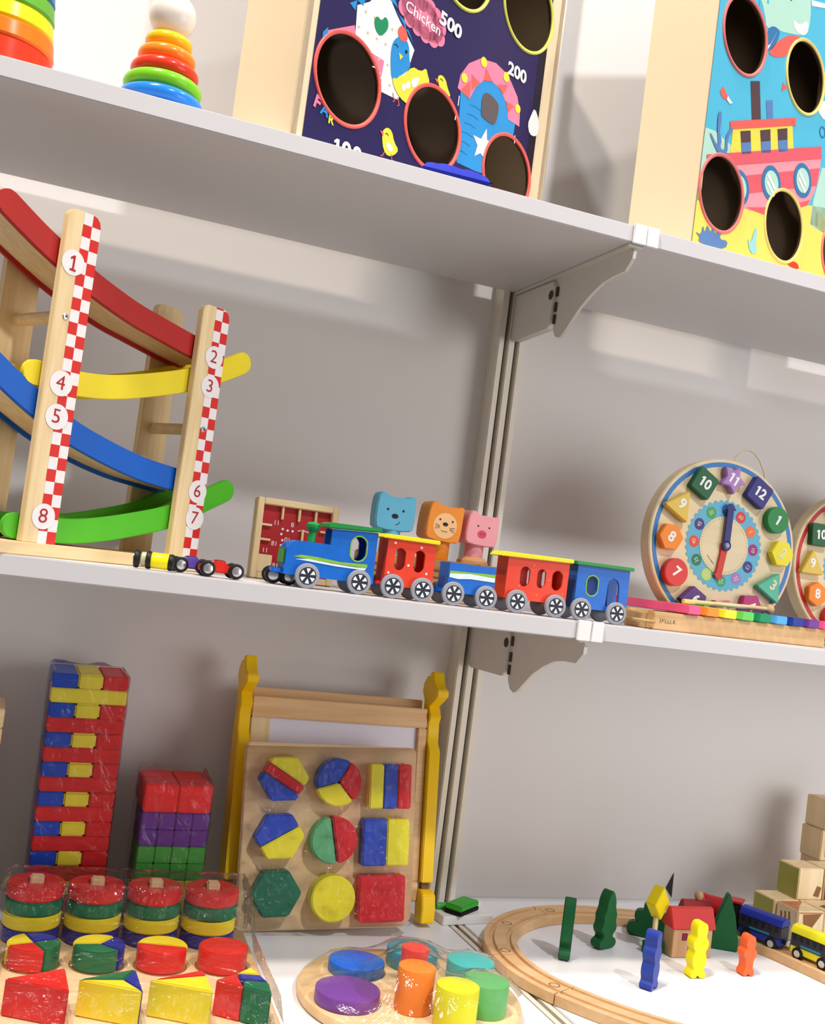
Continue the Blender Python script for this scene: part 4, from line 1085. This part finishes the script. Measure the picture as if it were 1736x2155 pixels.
# film tent
s = S(); b = bmesh.new(); nu, nv = 44, 40; rows = []; rnd = random.Random(5)
for i in range(nu+1):
    row = []
    for j in range(nv+1):
        u = -.038+.272*i/nu; v = -.154+.280*j/nv
        pegs = .0785 if .053 < v < .1175 else (.0785-(.053-v)*2.6 if v <= .053 else .0785-(v-.1175)*7)
        flat = (.0470 if v < .040 else .0470) if -.142 < v < .06 else .0470-max(0, -.142-v)*2.8
        z = max(pegs, flat if v < .07 else 0)
        if u < -.030: z -= (-.030-u)*4.5
        if u > .222: z -= (u-.222)*4.5
        z = max(.0125, z+rnd.uniform(0, .0006)+.0006*math.sin(u*210+v*60))
        row.append(b.verts.new((u, v, z)))
    rows.append(row)
for i in range(nu):
    for j in range(nv): b.faces.new((rows[i][j], rows[i+1][j], rows[i+1][j+1], rows[i][j+1]))
s.add(b, film_mat('sorter_film', .16, 60, .8)); s.build('plastic_wrap', sb, 'clear crinkled plastic wrap')

# --- easel with giraffe sides
ez = thing('easel', 'wooden easel with yellow giraffe side posts and a white board', 'easel', (-.187, -.085, ZD), (R(-10), R(-.2), 0))
GY = mat('giraffe_yellow', (255, 204, 14), .4); FW = wood('frame_wood', (232, 190, 138), (218, 170, 114), 'x', 50)
prof = [(-.004, .052), (-.004, .215), (.004, .226), (.004, .250), (-.002, .258), (.006, .272), (-.010, .278), (-.022, .284), (-.022, .292), (-.012, .298), (-.006, .306), (-.004, .3165), (.004, .3165), (.006, .309), (.014, .312), (.026, .304), (.030, .292), (.022, .280), (.024, .255), (.030, .225), (.034, .052)]
foot = [(-.012, .004), (-.014, .022), (-.012, .038), (-.004, .0435), (.010, .0435), (.012, .030), (.012, .004)]
for x0, x1 in ((-.1315, -.1165), (.1195, .1355)):
    s = S(); s.prism(prof, x0, x1, GY, 'yz', .0012)
    p_ = s.build('giraffe_post', ez)
    s = S(); s.prism(foot, x0-.001, x1+.001, GY, 'yz', .0012); s.build('foot', ez)
    s = S(); s.box(x0+.003, x1-.003, .002, .010, .040, .0525, mat('joint_brown', (120, 84, 40), .6)); s.build('foot_joint', ez)
s = S()
s.box(-.1155, .1185, .004, .018, .243, .2680, FW, .0012); s.box(-.1155, .1185, .004, .018, .028, .052, FW, .0012)
s.box(-.1155, -.091, .004, .018, .0522, .2428, WOODZ, .0012); s.box(.106, .1185, .004, .018, .0522, .2428, FW, .0012)
s.build('board_frame', ez)
s = S(); s.box(-.0908, .1058, .009, .014, .0522, .2428, mat('whiteboard', (232, 228, 240), .25, .01)); s.build('whiteboard', ez)
s = S(); s.box(-.116, .119, .026, .036, .258, .2800, FW, .0012); s.build('rear_bar', ez)

# --- nine shape puzzle board leaning on the easel
pz = thing('shape_puzzle', 'wrapped wooden puzzle board with nine coloured shapes leaning before the easel', 'shape puzzle', (-.2985, -.110, ZD+.0008), (R(-8), R(-3), R(-3)))
bo = [(-.004, 0), (.196, 0), (.207, .010)]+arc(.2005, .206, .0065, 0, 90, 4)+arc(-.0005, .2100, .0060, 90, 180, 4)+[(-.008, .004)]
s = S(); s.prism(bo, 0, .010, PLY, 'xz', .0015); s.build('board', pz)
def piece(pts, m_, h=.0195):
    s = S(); s.prism(pts, -h, -.0002, m_, 'xz', .0014); s.build('puzzle_piece', pz)
def shrink(p, k=.0004):
    cx = sum(q[0] for q in p)/len(p); cz = sum(q[1] for q in p)/len(p)
    return [(cx+(x-cx)*(1-k/.015), cz+(z-cz)*(1-k/.015)) for x, z in p]
hexa = lambda cx, cz, r=.0305: [(cx+r*math.cos(R(60*i+2)), cz+r*math.sin(R(60*i+2))*.96) for i in range(6)]
def splitpoly(poly, p, n):
    """part of a convex polygon on the side n points to"""
    out = []
    for i in range(len(poly)):
        a, b_ = poly[i], poly[(i+1) % len(poly)]
        da = (a[0]-p[0])*n[0]+(a[1]-p[1])*n[1]; db = (b_[0]-p[0])*n[0]+(b_[1]-p[1])*n[1]
        if da >= 0: out.append(a)
        if da*db < 0:
            t = da/(da-db); out.append((a[0]+(b_[0]-a[0])*t, a[1]+(b_[1]-a[1])*t))
    return out
ZY = mat('puzzle_yellow', (254, 236, 56), .38); ZB = mat('puzzle_blue', (48, 80, 196), .38); ZR = mat('puzzle_red', (222, 40, 48), .38); ZG = mat('puzzle_green', (34, 116, 88), .38); ZL = mat('puzzle_leaf', (104, 184, 130), .38)
h = hexa(.038, .175); n = (math.cos(R(58)), math.sin(R(58)))
piece(shrink(splitpoly(h, (.038+n[0]*.0062, .175+n[1]*.0062), n)), ZY)
piece(shrink(splitpoly(splitpoly(h, (.038+n[0]*.0058, .175+n[1]*.0058), (-n[0], -n[1])), (.038-n[0]*.0058, .175-n[1]*.0058), n)), ZR)
piece(shrink(splitpoly(h, (.038-n[0]*.0062, .175-n[1]*.0062), (-n[0], -n[1]))), ZB)
for a0, a1, m_ in ((60, 195, ZB), (-50, 60, ZR), (195, 310, ZY)): piece(shrink(sector(.1045, .1715, .0282, a0, a1)), m_)
for k, m_ in enumerate((ZY, ZB, ZR)): piece([(.1430+.0177*k, .1410), (.1602+.0177*k, .1410), (.1602+.0177*k, .1935), (.1430+.0177*k, .1935)], m_)
h = hexa(.036, .109); n = (math.cos(R(118)), math.sin(R(118)))
piece(shrink(splitpoly(h, (.036, .109), n)), ZB); piece(shrink(splitpoly(h, (.036, .109), (-n[0], -n[1]))), ZY)
piece(shrink(arc(.1010, .1045, .0278, 100, 280, 24)), ZL); piece(shrink(arc(.1026, .1045, .0278, -80, 100, 24)), ZR)
piece([(.1370, .0745), (.1665, .0745), (.1665, .1285), (.1370, .1285)], ZB); piece([(.1670, .0745), (.1950, .0745), (.1950, .1285), (.1670, .1285)], ZY)
piece(hexa(.035, .0445), ZG)
piece(ngon(.1030, .0385, .0265, 48), ZY, .023)
piece(roundrect(.1355, .1920, .0100, .0635, .003, 3), ZR)
s = S(); b = bmesh.new(); rows = []; rnd = random.Random(9); nu, nv = 34, 34
for i in range(nu+1):
    row = []
    for j in range(nv+1):
        u = -.008+.216*i/nu; v = .001+.211*j/nv
        e = min(u+.008, .208-u, v-.001, .212-v)
        row.append(b.verts.new((u, -.0006-min(1, e/.009)*(.0242+rnd.uniform(-.0006, .0010)), v)))
    rows.append(row)
for i in range(nu):
    for j in range(nv): b.faces.new((rows[i][j], rows[i+1][j], rows[i+1][j+1], rows[i][j+1]))
s.add(b, film_mat('puzzle_film', .08, 60, .7)); s.build('plastic_wrap', pz, 'clear plastic wrap over the shapes')

# --- round graded cylinder board under film
rb = thing('cylinder_puzzle', 'round wooden board of graded coloured cylinders under clear film', 'cylinder puzzle', (-.163, -.306, ZD))
s = S(); s.lathe([(.110, 0), (.116, .0015), (.1175, .006), (.116, .0105), (.113, .012), (0, .012)], wood('birch', (240, 208, 160), (228, 190, 138), 'x', 30), n=72); s.build('board', rb)
CY = [((-.240, -.331), .0325, .0255, (124, 72, 160)), ((-.206, -.255), .0300, .0240, (24, 104, 206)), ((-.136, -.238), .0285, .0300, (70, 150, 170)), ((-.085, -.281), .0258, .0330, (70, 180, 176)),
      ((-.1045, -.361), .0230, .0440, (104, 184, 110)), ((-.1485, -.388), .0212, .0505, (228, 224, 44)), ((-.1780, -.352), .0188, .0550, (250, 140, 56)), ((-.1630, -.3075), .0142, .0570, (226, 72, 66))]
for k, ((x, y), r, zt, c) in enumerate(CY):
    s = S(); s.cyl((x+.163, y+.306, .0121), r, zt-.0121, mat('cyl_%d' % k, c, .35), 'z', .0012, 48)
    s.build('cylinder', rb)
s = S(); b = bmesh.new(); rows = []; rnd = random.Random(2); na, nr = 56, 16
def env(x, y):
    z = .0128
    for (cx, cy), r, zt, c in CY:
        d = max(0, math.hypot(x-cx-.163, y-cy-.306)-r-.003)
        z = max(z, zt+.0018-d*.95)
    return z
for j in range(nr+1):
    r = .1155*j/nr; row = []
    for i in range(na):
        a_ = 2*PI*i/na; x, y = r*math.cos(a_), r*math.sin(a_)
        row.append((x, y, env(x, y)))
    rows.append(row)
for _ in range(2):       # pull the film tight
    for j in range(1, nr):
        for i in range(na):
            x, y, z = rows[j][i]
            av = (rows[j][i-1][2]+rows[j][(i+1) % na][2]+rows[j-1][i][2]+rows[j+1][i][2])/4
            rows[j][i] = (x, y, max(z, av))
bv = [[b.verts.new((p[0], p[1], p[2]+.0003*rnd.random())) for p in row] for row in rows[1:]]
c_ = b.verts.new((0, 0, rows[0][0][2]))
for i in range(na): b.faces.new((c_, bv[0][i], bv[0][(i+1) % na]))
for A, B in zip(bv, bv[1:]):
    for i in range(na): b.faces.new((A[i], B[i], B[(i+1) % na], A[(i+1) % na]))
s.add(b, film_mat('dome_film', .16, 30, .5)); s.build('plastic_wrap', rb, 'clear film stretched over the cylinders')

# --- wooden pallet corner at the far left
lp = thing('block_box', 'pale wooden block tower cut off by the left photo edge', 'block tower', (-.6290, -.060, ZD))
s = S()
for k in range(11):
    s.box(-.040, .040, -.040, .040, .0002+k*.0215, .0212+k*.0215, WOODX, .0012)
s.build('wooden_layer', lp)

# --- chalk box, eraser, marker
s = S(); s.box(-.0365, .0385, -.0130, .0170, 0, .0115, mat('box_white', (232, 230, 228), .5, .02), .0008)
tag(s.build('chalk_box', loc=(.0020, -.0665, ZD), rot=(0, 0, R(7))), 'flat white cardboard box under the green eraser, against the wall', 'box')
er = thing('board_eraser', 'green board eraser with black felt lying on the white box', 'eraser', (.0010, -.0625, ZD+.0117), (0, 0, R(37)))
s = S(); s.box(-.024, .024, -.0125, .0125, 0, .0050, mat('black_felt', (20, 20, 22), .9), .0008); s.build('felt', er)
s = S(); s.box(-.024, .024, -.0125, .0125, .0051, .0125, mat('eraser_green', (58, 168, 52), .5), .0018); s.build('handle', er)
mk = thing('marker_pen', 'thin green marker with white cap behind the eraser', 'marker', (-.0330, -.0560, ZD+.0117+.0042), (0, 0, R(7)))
s = S(); s.cyl((0, 0, 0), .0040, .052, mat('marker_green', (70, 176, 70), .4), 'x', .001, 16); s.build('barrel', mk)
s = S(); s.cyl((.0522, 0, 0), .0044, .014, mat('cap_white', (220, 234, 214), .4), 'x', .001, 16); s.build('cap', mk)

# ================================================================ counter: railway
TRK = wood('track_wood', (220, 180, 132), (208, 164, 114), 'x', 30)
def track_piece(label, path):
    w = .0205
    pr = [(-w, .0008), (-w+.0008, 0), (w-.0008, 0), (w, .0008), (w, .0112), (w-.0008, .012), (.0135, .012), (.0130, .0088), (.0078, .0088), (.0073, .012),
          (-.0073, .012), (-.0078, .0088), (-.0130, .0088), (-.0135, .012), (-w+.0008, .012), (-w, .0112)]
    t = thing('track_piece', label, 'toy train track', (path[0][0], path[0][1], ZD+.0002), (0, 0, 0), 'wooden railway track')
    q = [(p[0]-path[0][0], p[1]-path[0][1]) for p in path]
    s = S(); s.sweep(q, pr, TRK); s.build('rail_block', t)
    # round connector inlaid at the far end
    a_, b_ = Vector(q[-1]), Vector(q[-2]); d = (b_-a_).normalized(); c = a_+d*.014
    s = S(); s.ringsheet(c.x, c.y, .0052, .0064, .0122, mat('connector_gap', (110, 78, 46), .7), 'xy', n=28)
    n_ = Vector((-d.y, d.x)); p0 = a_+d*.0006
    s.sheet([tuple(p0+n_*.0025), tuple(p0-n_*.0025), tuple(c-n_*.0025-d*.004), tuple(c+n_*.0025-d*.004)], .01215, TRK, 'xy')
    s.build('connector', t, 'round inlaid connector')
    return t
CT = (.172, -.230)
def apts(a0, a1, n=14): return arc(CT[0], CT[1], .176, a0, a1, n)
g = .18
track_piece('curved track piece at the back left of the loop, behind the first dark green tree', apts(107.3+g, 141-g))
track_piece('curved track piece at the back of the loop, behind the bushy tree', apts(74+g, 107.3-g))
track_piece('curved track piece leftmost in the loop, in the shade', apts(141+g, 174.5-g))
track_piece('sunlit curved track piece at the left front of the loop', apts(174.5+g, 208-g))
P0 = Vector((CT[0]+.176*math.cos(R(208.2)), CT[1]+.176*math.sin(R(208.2)))); hd = -62.0
q = [tuple(P0)]; p = P0.copy()
for i in range(16):
    p = p+Vector((math.cos(R(hd)), math.sin(R(hd))))*.011; hd += 1.7; q.append(tuple(p))
track_piece('track piece running out of the bottom of the photo', q)
def cat(P, n=8):
    P = [Vector(p) for p in P]; D = []
    for i in range(1, len(P)-2):
        a, b_, c, d = P[i-1], P[i], P[i+1], P[i+2]
        for k in range(n):
            t = k/n; D.append(.5*((2*b_)+(-a+c)*t+(2*a-5*b_+4*c-d)*t*t+(-a+3*b_-3*c+d)*t**3))
    D.append(P[-2]); return [tuple(v) for v in D]
sp = cat([(.170, -.054), (.2210, -.0610), (.265, -.0700), (.310, -.0830), (.350, -.1060), (.380, -.1400), (.3990, -.1780), (.4110, -.225), (.4220, -.284), (.4330, -.340), (.445, -.40)])
track_piece('track piece behind the red-roofed house', sp[:17])
track_piece('track piece under the blue carriage, its side facing the green pine', sp[16:41])
track_piece('track piece under the yellow bus carriage at the right edge', sp[40:])

def cutout(name, label, cat_, pts, th, m_, loc, rz, bev=.0010, sm=1, group=None, extra=None):
    """flat wooden figure standing on its base"""
    p = mm(pts)
    if sm: p = smooth2(p, sm)
    zmin = min(q[1] for q in p); p = [(x, z-zmin) for x, z in p]
    s = S(); s.prism(p, -th/2, th/2, m_, 'xz', bev)
    o = s.build(name, None, None, (loc[0], loc[1], ZD+.0004), (0, 0, R(rz)))
    return tag(o, label, cat_, group)
TGN = mat('toy_tree_green', (16, 92, 48), .5, .08)
PINE = [(-12, 0), (12, 0), (17, 4), (16.5, 11), (7, 15), (16.5, 24), (12, 34), (14, 42), (9.5, 50), (9, 60), (3, 72), (-3, 72), (-9, 60), (-9.5, 50), (-14, 42), (-12, 34), (-16.5, 24), (-7, 15), (-16.5, 11), (-17, 4)]
cutout('toy_tree', 'dark green wooden tree seen edge-on, leftmost in the railway loop', 'toy tree', PINE, .0140, TGN, (.0840, -.190), 58, group='wooden trees in the railway loop')
cutout('toy_tree', 'dark green wooden tree with a wavy outline, second from the left', 'toy tree', PINE, .0150, TGN, (.1570, -.158), 20, group='wooden trees in the railway loop')
BUSH = [(-26, 0), (26, 0), (30, 4), (31, 11), (27, 17), (17, 19), (22, 23), (22, 30), (18, 34), (9, 35), (12, 39), (9, 45), (3, 48), (-3, 48), (-9, 45), (-12, 39), (-9, 35), (-18, 34), (-22, 30), (-22, 23), (-17, 19), (-27, 17), (-31, 11), (-30, 4)]
cutout('toy_tree', 'broad bushy green wooden tree behind the yellow diamond sign', 'toy tree', BUSH, .0140, TGN, (.2490, -.124), -36, group='wooden trees in the railway loop')
CONE = [(-18, 0), (18, 0), (17.5, 14), (14, 30), (11, 45), (6, 60), (2, 72), (-2, 72), (-6, 60), (-11, 45), (-14, 30), (-17.5, 14)]
cutout('toy_tree', 'pointed green wooden pine between house and blue carriage', 'toy tree', CONE, .0140, TGN, (.3360, -.1640), -28, sm=0, group='wooden trees in the railway loop')
MAN = [(-10.5, 0), (-2.5, 0), (0, 4.5), (2.5, 0), (10.5, 0), (10.5, 7), (6.5, 10), (10, 17), (10, 25), (7, 31), (11, 37), (11, 44), (6.5, 49), (7.5, 53), (8, 60), (5, 66), (-5, 66), (-8, 60), (-7.5, 53), (-6.5, 49), (-11, 44), (-11, 37), (-7, 31), (-10, 25), (-10, 17), (-6.5, 10), (-10.5, 7)]
cutout('toy_figure', 'royal blue wooden figure standing edge-on in the railway loop', 'toy figure', MAN, .0150, mat('figure_blue', (44, 66, 158), .42), (.1430, -.2830), 34, group='wooden people in the railway loop')
cutout('toy_figure', 'bright yellow wooden figure standing before the red-roofed house', 'toy figure', MAN, .0150, mat('figure_yellow', (248, 228, 18), .42), (.2285, -.2520), -2, group='wooden people in the railway loop')
KID = [(-8, 0), (-2, 0), (0, 3.5), (2, 0), (8, 0), (8.5, 6), (5.5, 9), (6, 20), (10, 25), (9.5, 31), (5, 33), (7, 38), (6.5, 45), (3.5, 49), (-3.5, 49), (-6.5, 45), (-7, 38), (-5, 33), (-9.5, 31), (-10, 25), (-6, 20), (-5.5, 9), (-8.5, 6)]
cutout('toy_figure', 'small orange wooden child figure before the green pine', 'toy figure', KID, .0140, mat('figure_orange', (250, 104, 52), .42), (.3060, -.2480), -2, group='wooden people in the railway loop')
# road sign
sg = thing('road_sign', 'yellow diamond road sign on a wooden post with green foot', 'toy sign', (.2190, -.1760, ZD), (0, 0, R(22)))
s = S(); s.box(-.012, .012, -.009, .009, 0, .015, TGN, .001); s.build('foot', sg)
s = S(); s.cyl((0, 0, .015), .0034, .030, WOODZ, 'z', n=14); s.build('post', sg)
s = S(); s.prism([(0, .0430), (.0165, .0630), (0, .0845), (-.0165, .0630)], -.0075, .0075, mat('sign_yellow', (232, 208, 20), .42), 'xz', .0008); s.build('sign_plate', sg)
# house
HW = wood('house_wood', (200, 160, 116), (184, 140, 96), 'z', 40)
hs = thing('toy_house', 'small wooden house with bright red roof and maroon window', 'toy house', (.2640, -.1840, ZD), (0, 0, R(-2)))
s = S(); s.box(-.0290, .0290, -.0110, .0110, .0002, .036, HW, .0008); s.build('walls', hs)
s = S(); s.prism([(-.0140, .0362), (.0140, .0362), (.0030, .0610), (-.0030, .0610)], -.0320, .0320, mat('roof_red', (204, 48, 44), .42), 'yz', .001); s.build('roof', hs)
s = S(); s.prism([(-.0160, .0220), (-.0080, .0220), (-.0080, .0310), (-.0160, .0310)], -.0114, -.0111, mat('maroon_paint', (120, 24, 60), .5), 'xz'); s.build('window', hs)
s = S(); s.prism([(-.006, .0004), (.012, .0004), (.012, .020), (-.006, .020)], -.0113, -.0111, mat('door_brown', (150, 96, 50), .5), 'xz'); s.build('door', hs)
h2 = thing('toy_house', 'wooden house with dark red roof and a round wooden knob, behind the bright one', 'toy house', (.3060, -.1380, ZD), (0, 0, R(-6)))
s = S(); s.box(-.0195, .0195, -.0090, .0090, .0002, .0400, HW, .0008); s.build('walls', h2)
s = S(); s.prism([(-.0110, .0402), (.0110, .0402), (.0025, .0555), (-.0025, .0555)], -.0215, .0215, mat('roof_dark_red', (150, 30, 32), .42), 'yz', .001); s.build('roof', h2)
s = S(); s.ball((.003, 0, .0605), .0062, HW, 20); s.build('knob', h2)
# locomotive on the track
TYR = mat('tyre_black', (22, 20, 22), .5)
def axle_wheels(t, xs, yw, z, r):
    for x in xs:
        for sg_ in (-1, 1):
            s = S(); y = sg_*yw
            s.cyl((x, y-.002, z), r, .0040, TYR, 'y', .0008, 24); w = s.build('wheel', t)
            s = S(); s.cyl((x, y+sg_*.0021-(.0006 if sg_ < 0 else 0), z), r*.55, .0006, CHROME, 'y', 0, 20); s.build('hub', w)
lo = thing('toy_steam_engine', 'red and black toy steam engine on the track behind the pine', 'toy train car', (.3650, -.1190, ZD+.0092), (0, 0, R(-46)), 'toy train on the wooden railway')
s = S(); s.box(-.024, .024, -.0105, .0105, .0070, .0180, BLACK, .001); s.build('chassis', lo)
s = S(); s.cyl((-.024, 0, .0300), .0125, .034, mat('engine_red', (188, 36, 40), .35), 'x', .002, 28); s.cyl((-.0275, 0, .0300), .0135, .004, mat('engine_red', (188, 36, 40), .35), 'x', .001, 28); s.build('boiler', lo)
s = S(); s.box(.0105, .024, -.0110, .0110, .0185, .0420, BLACK, .001); s.build('cab', lo)
s = S(); s.box(.0085, .0265, -.0130, .0130, .0422, .0450, mat('engine_red', (188, 36, 40), .35), .001); s.build('cab_roof', lo)
axle_wheels(lo, (-.014, .014), .0102, .0082, .0080)
def carriage(name, label, loc, rz, m_roof, m_skirt, L=.060, wb=.036):
    t = thing(name, label, 'toy train car', loc, (0, 0, rz), 'toy train on the wooden railway')
    s = S(); s.box(-L/2, L/2, -.0115, .0115, .0165, .0320, mat('coach_charcoal', (44, 46, 58), .4), .0008); s.build('body', t)
    s = S(); s.prism([(-.0118, .0322), (.0118, .0322), (.0118, .0350), (.0085, .0405), (.003, .0425), (-.003, .0425), (-.0085, .0405), (-.0118, .0350)], -L/2-.001, L/2+.001, m_roof, 'yz', .0005); s.build('roof', t)
    s = S(); s.box(-L/2, L/2, -.0112, .0112, .0075, .0163, m_skirt, .0008); s.build('skirt', t)
    s = S()
    for sg_ in (-1, 1):
        y = sg_*.01175
        for k in range(6):
            x = -L/2+.006+k*(L-.012)/5
            s.box(x-.0024, x+.0024, y-.0002, y+.0002, .0245, .0305, BLACK)
        s.box(-L*.24, L*.24, y-.0002, y+.0002, .0180, .0205, mat('teal_line', (40, 130, 160), .4))
    s.build('windows', t)
    for e in (-1, 1):
        s = S(); s.box(*sorted((e*L/2, e*(L/2+.005))), -.003, .003, .010, .015, BLACK, .0008); s.cyl((e*(L/2+.005)-(.0012 if e < 0 else 0), 0, .0125), .0042, .0012, CHROME, 'x', 0, 16); s.build('coupling', t, 'round magnet coupling')
    axle_wheels(t, (-wb/2, wb/2), .0105, .0082, .0080)
    return t
carriage('toy_carriage', 'toy carriage with blue roof and charcoal windows, on the track', (.3920, -.1720, ZD+.0092), R(-68), mat('roof_blue', (34, 52, 160), .35), mat('skirt_blue', (34, 56, 150), .4))
carriage('toy_carriage', 'toy carriage with yellow roof, following the blue one off the photo', (.4170, -.2430, ZD+.0092), R(-76), mat('roof_yellow', (220, 214, 40), .35), mat('skirt_yellow', (222, 210, 30), .4))
# stacked wooden cubes
CUBE = wood('cube_wood', (244, 220, 176), (232, 202, 152), 'z', 30); OLV = mat('olive_paint', (164, 164, 78), .6, .12, 60)
def wcube(label, x, y, lv, c=.0445, olive=False, marks=()):
    t = thing('alphabet_cube', label, 'wooden cube', (x, y, ZD+.0002+lv*(c+.0003)), (0, 0, 0), 'wooden cubes stacked at the right edge')
    s = S(); s.box(0, c, 0, c, 0, c, CUBE, .0012); s.build('cube', t)
    if olive:
        s = S(); s.box(-.0003, -.0001, .0015, c-.0015, .0015, c-.0015, OLV); s.build('painted_face', t, 'olive painted face')
    for face, m_, pts in marks:
        s = S()
        if face == 'front': s.sheet(mm(pts), -.0003, m_, 'xz')
        elif face == 'left': s.sheet(mm(pts), -.0003, m_, 'yz')
        else: s.sheet(mm(pts), c+.0003, m_, 'xy')
        s.build('painted_mark', t)
    return t
UMB = mat('umber_paint', (140, 96, 54), .6, .1, 60); RST = mat('rust_paint', (200, 124, 84), .6, .1, 60); MAR = mat('plum_paint', (104, 28, 70), .5, .1, 60)
wcube('wooden cube with olive left face at the bottom of the pile, behind the blue carriage', .4665, -.1010, 0, olive=True)
wcube('wooden cube with rust triangles, front of the pile behind the yellow carriage', .4690, -.1480, 0, marks=[
    ('top', RST, [(2, 42), (22, 24), (42, 42)]), ('top', RST, [(2, 3), (20, 22), (3, 42)]), ('front', UMB, [(8, 40), (40, 41), (14, 8), (11, 8)]), ('front', RST, [(2, 43), (42, 43), (42, 41), (2, 41)]),
    ('left', UMB, [(14, 20), (17, 38), (20, 38), (18, 20)]), ('left', UMB, [(22, 18), (25, 36), (28, 36), (26, 18)]), ('left', UMB, [(31, 22), (33, 34), (36, 34), (35, 22)])])
wcube('wooden cube with brown oval patch on top, right of the rust triangle cube', .5140, -.1480, 0, marks=[('top', UMB, [(12, 12), (30, 10), (36, 20), (24, 28), (10, 22)])])
wcube('plain wooden cube hidden in the bottom row of the pile', .5115, -.1010, 0)
wcube('wooden cube with olive left face on the second level of the pile', .5060, -.1000, 1, olive=True, marks=[('front', UMB, [(28, 6), (38, 4), (42, 18), (34, 20)])])
wcube('wooden cube with a plum face at the right photo edge, second level', .5515, -.1020, 1, marks=[('front', MAR, [(1, 1), (43, 1), (43, 43), (1, 43)])])
wcube('bare wooden cube supporting the tall back column', .5830, -.0560, 0)
wcube('bare wooden cube in the back column, second level', .5830, -.0560, 1)
wcube('wooden cube with a brown stroke, third level of the back column', .5780, -.0580, 2, marks=[('front', UMB, [(9, 5), (13, 4), (15, 20), (14, 32), (10, 31), (8, 14)])])
wcube('topmost wooden cube of the back column with a brown letter mark', .5820, -.0580, 3, marks=[('front', UMB, [(6, 24), (10, 32), (40, 26), (40, 10), (24, 16), (8, 18)])])
# mark on the wall
s = S(); s.prism([(-.0070, -.006), (.0050, -.0200), (.0042, .0165)], YW-.0012, YW-.0002, mat('sticker_black', (48, 40, 44), .6), 'xz', .0002)
tag(s.build('wall_sticker', loc=(.3830, 0, -.3860)), 'small dark pointed sticker on the wall above the yellow sign', 'sticker')
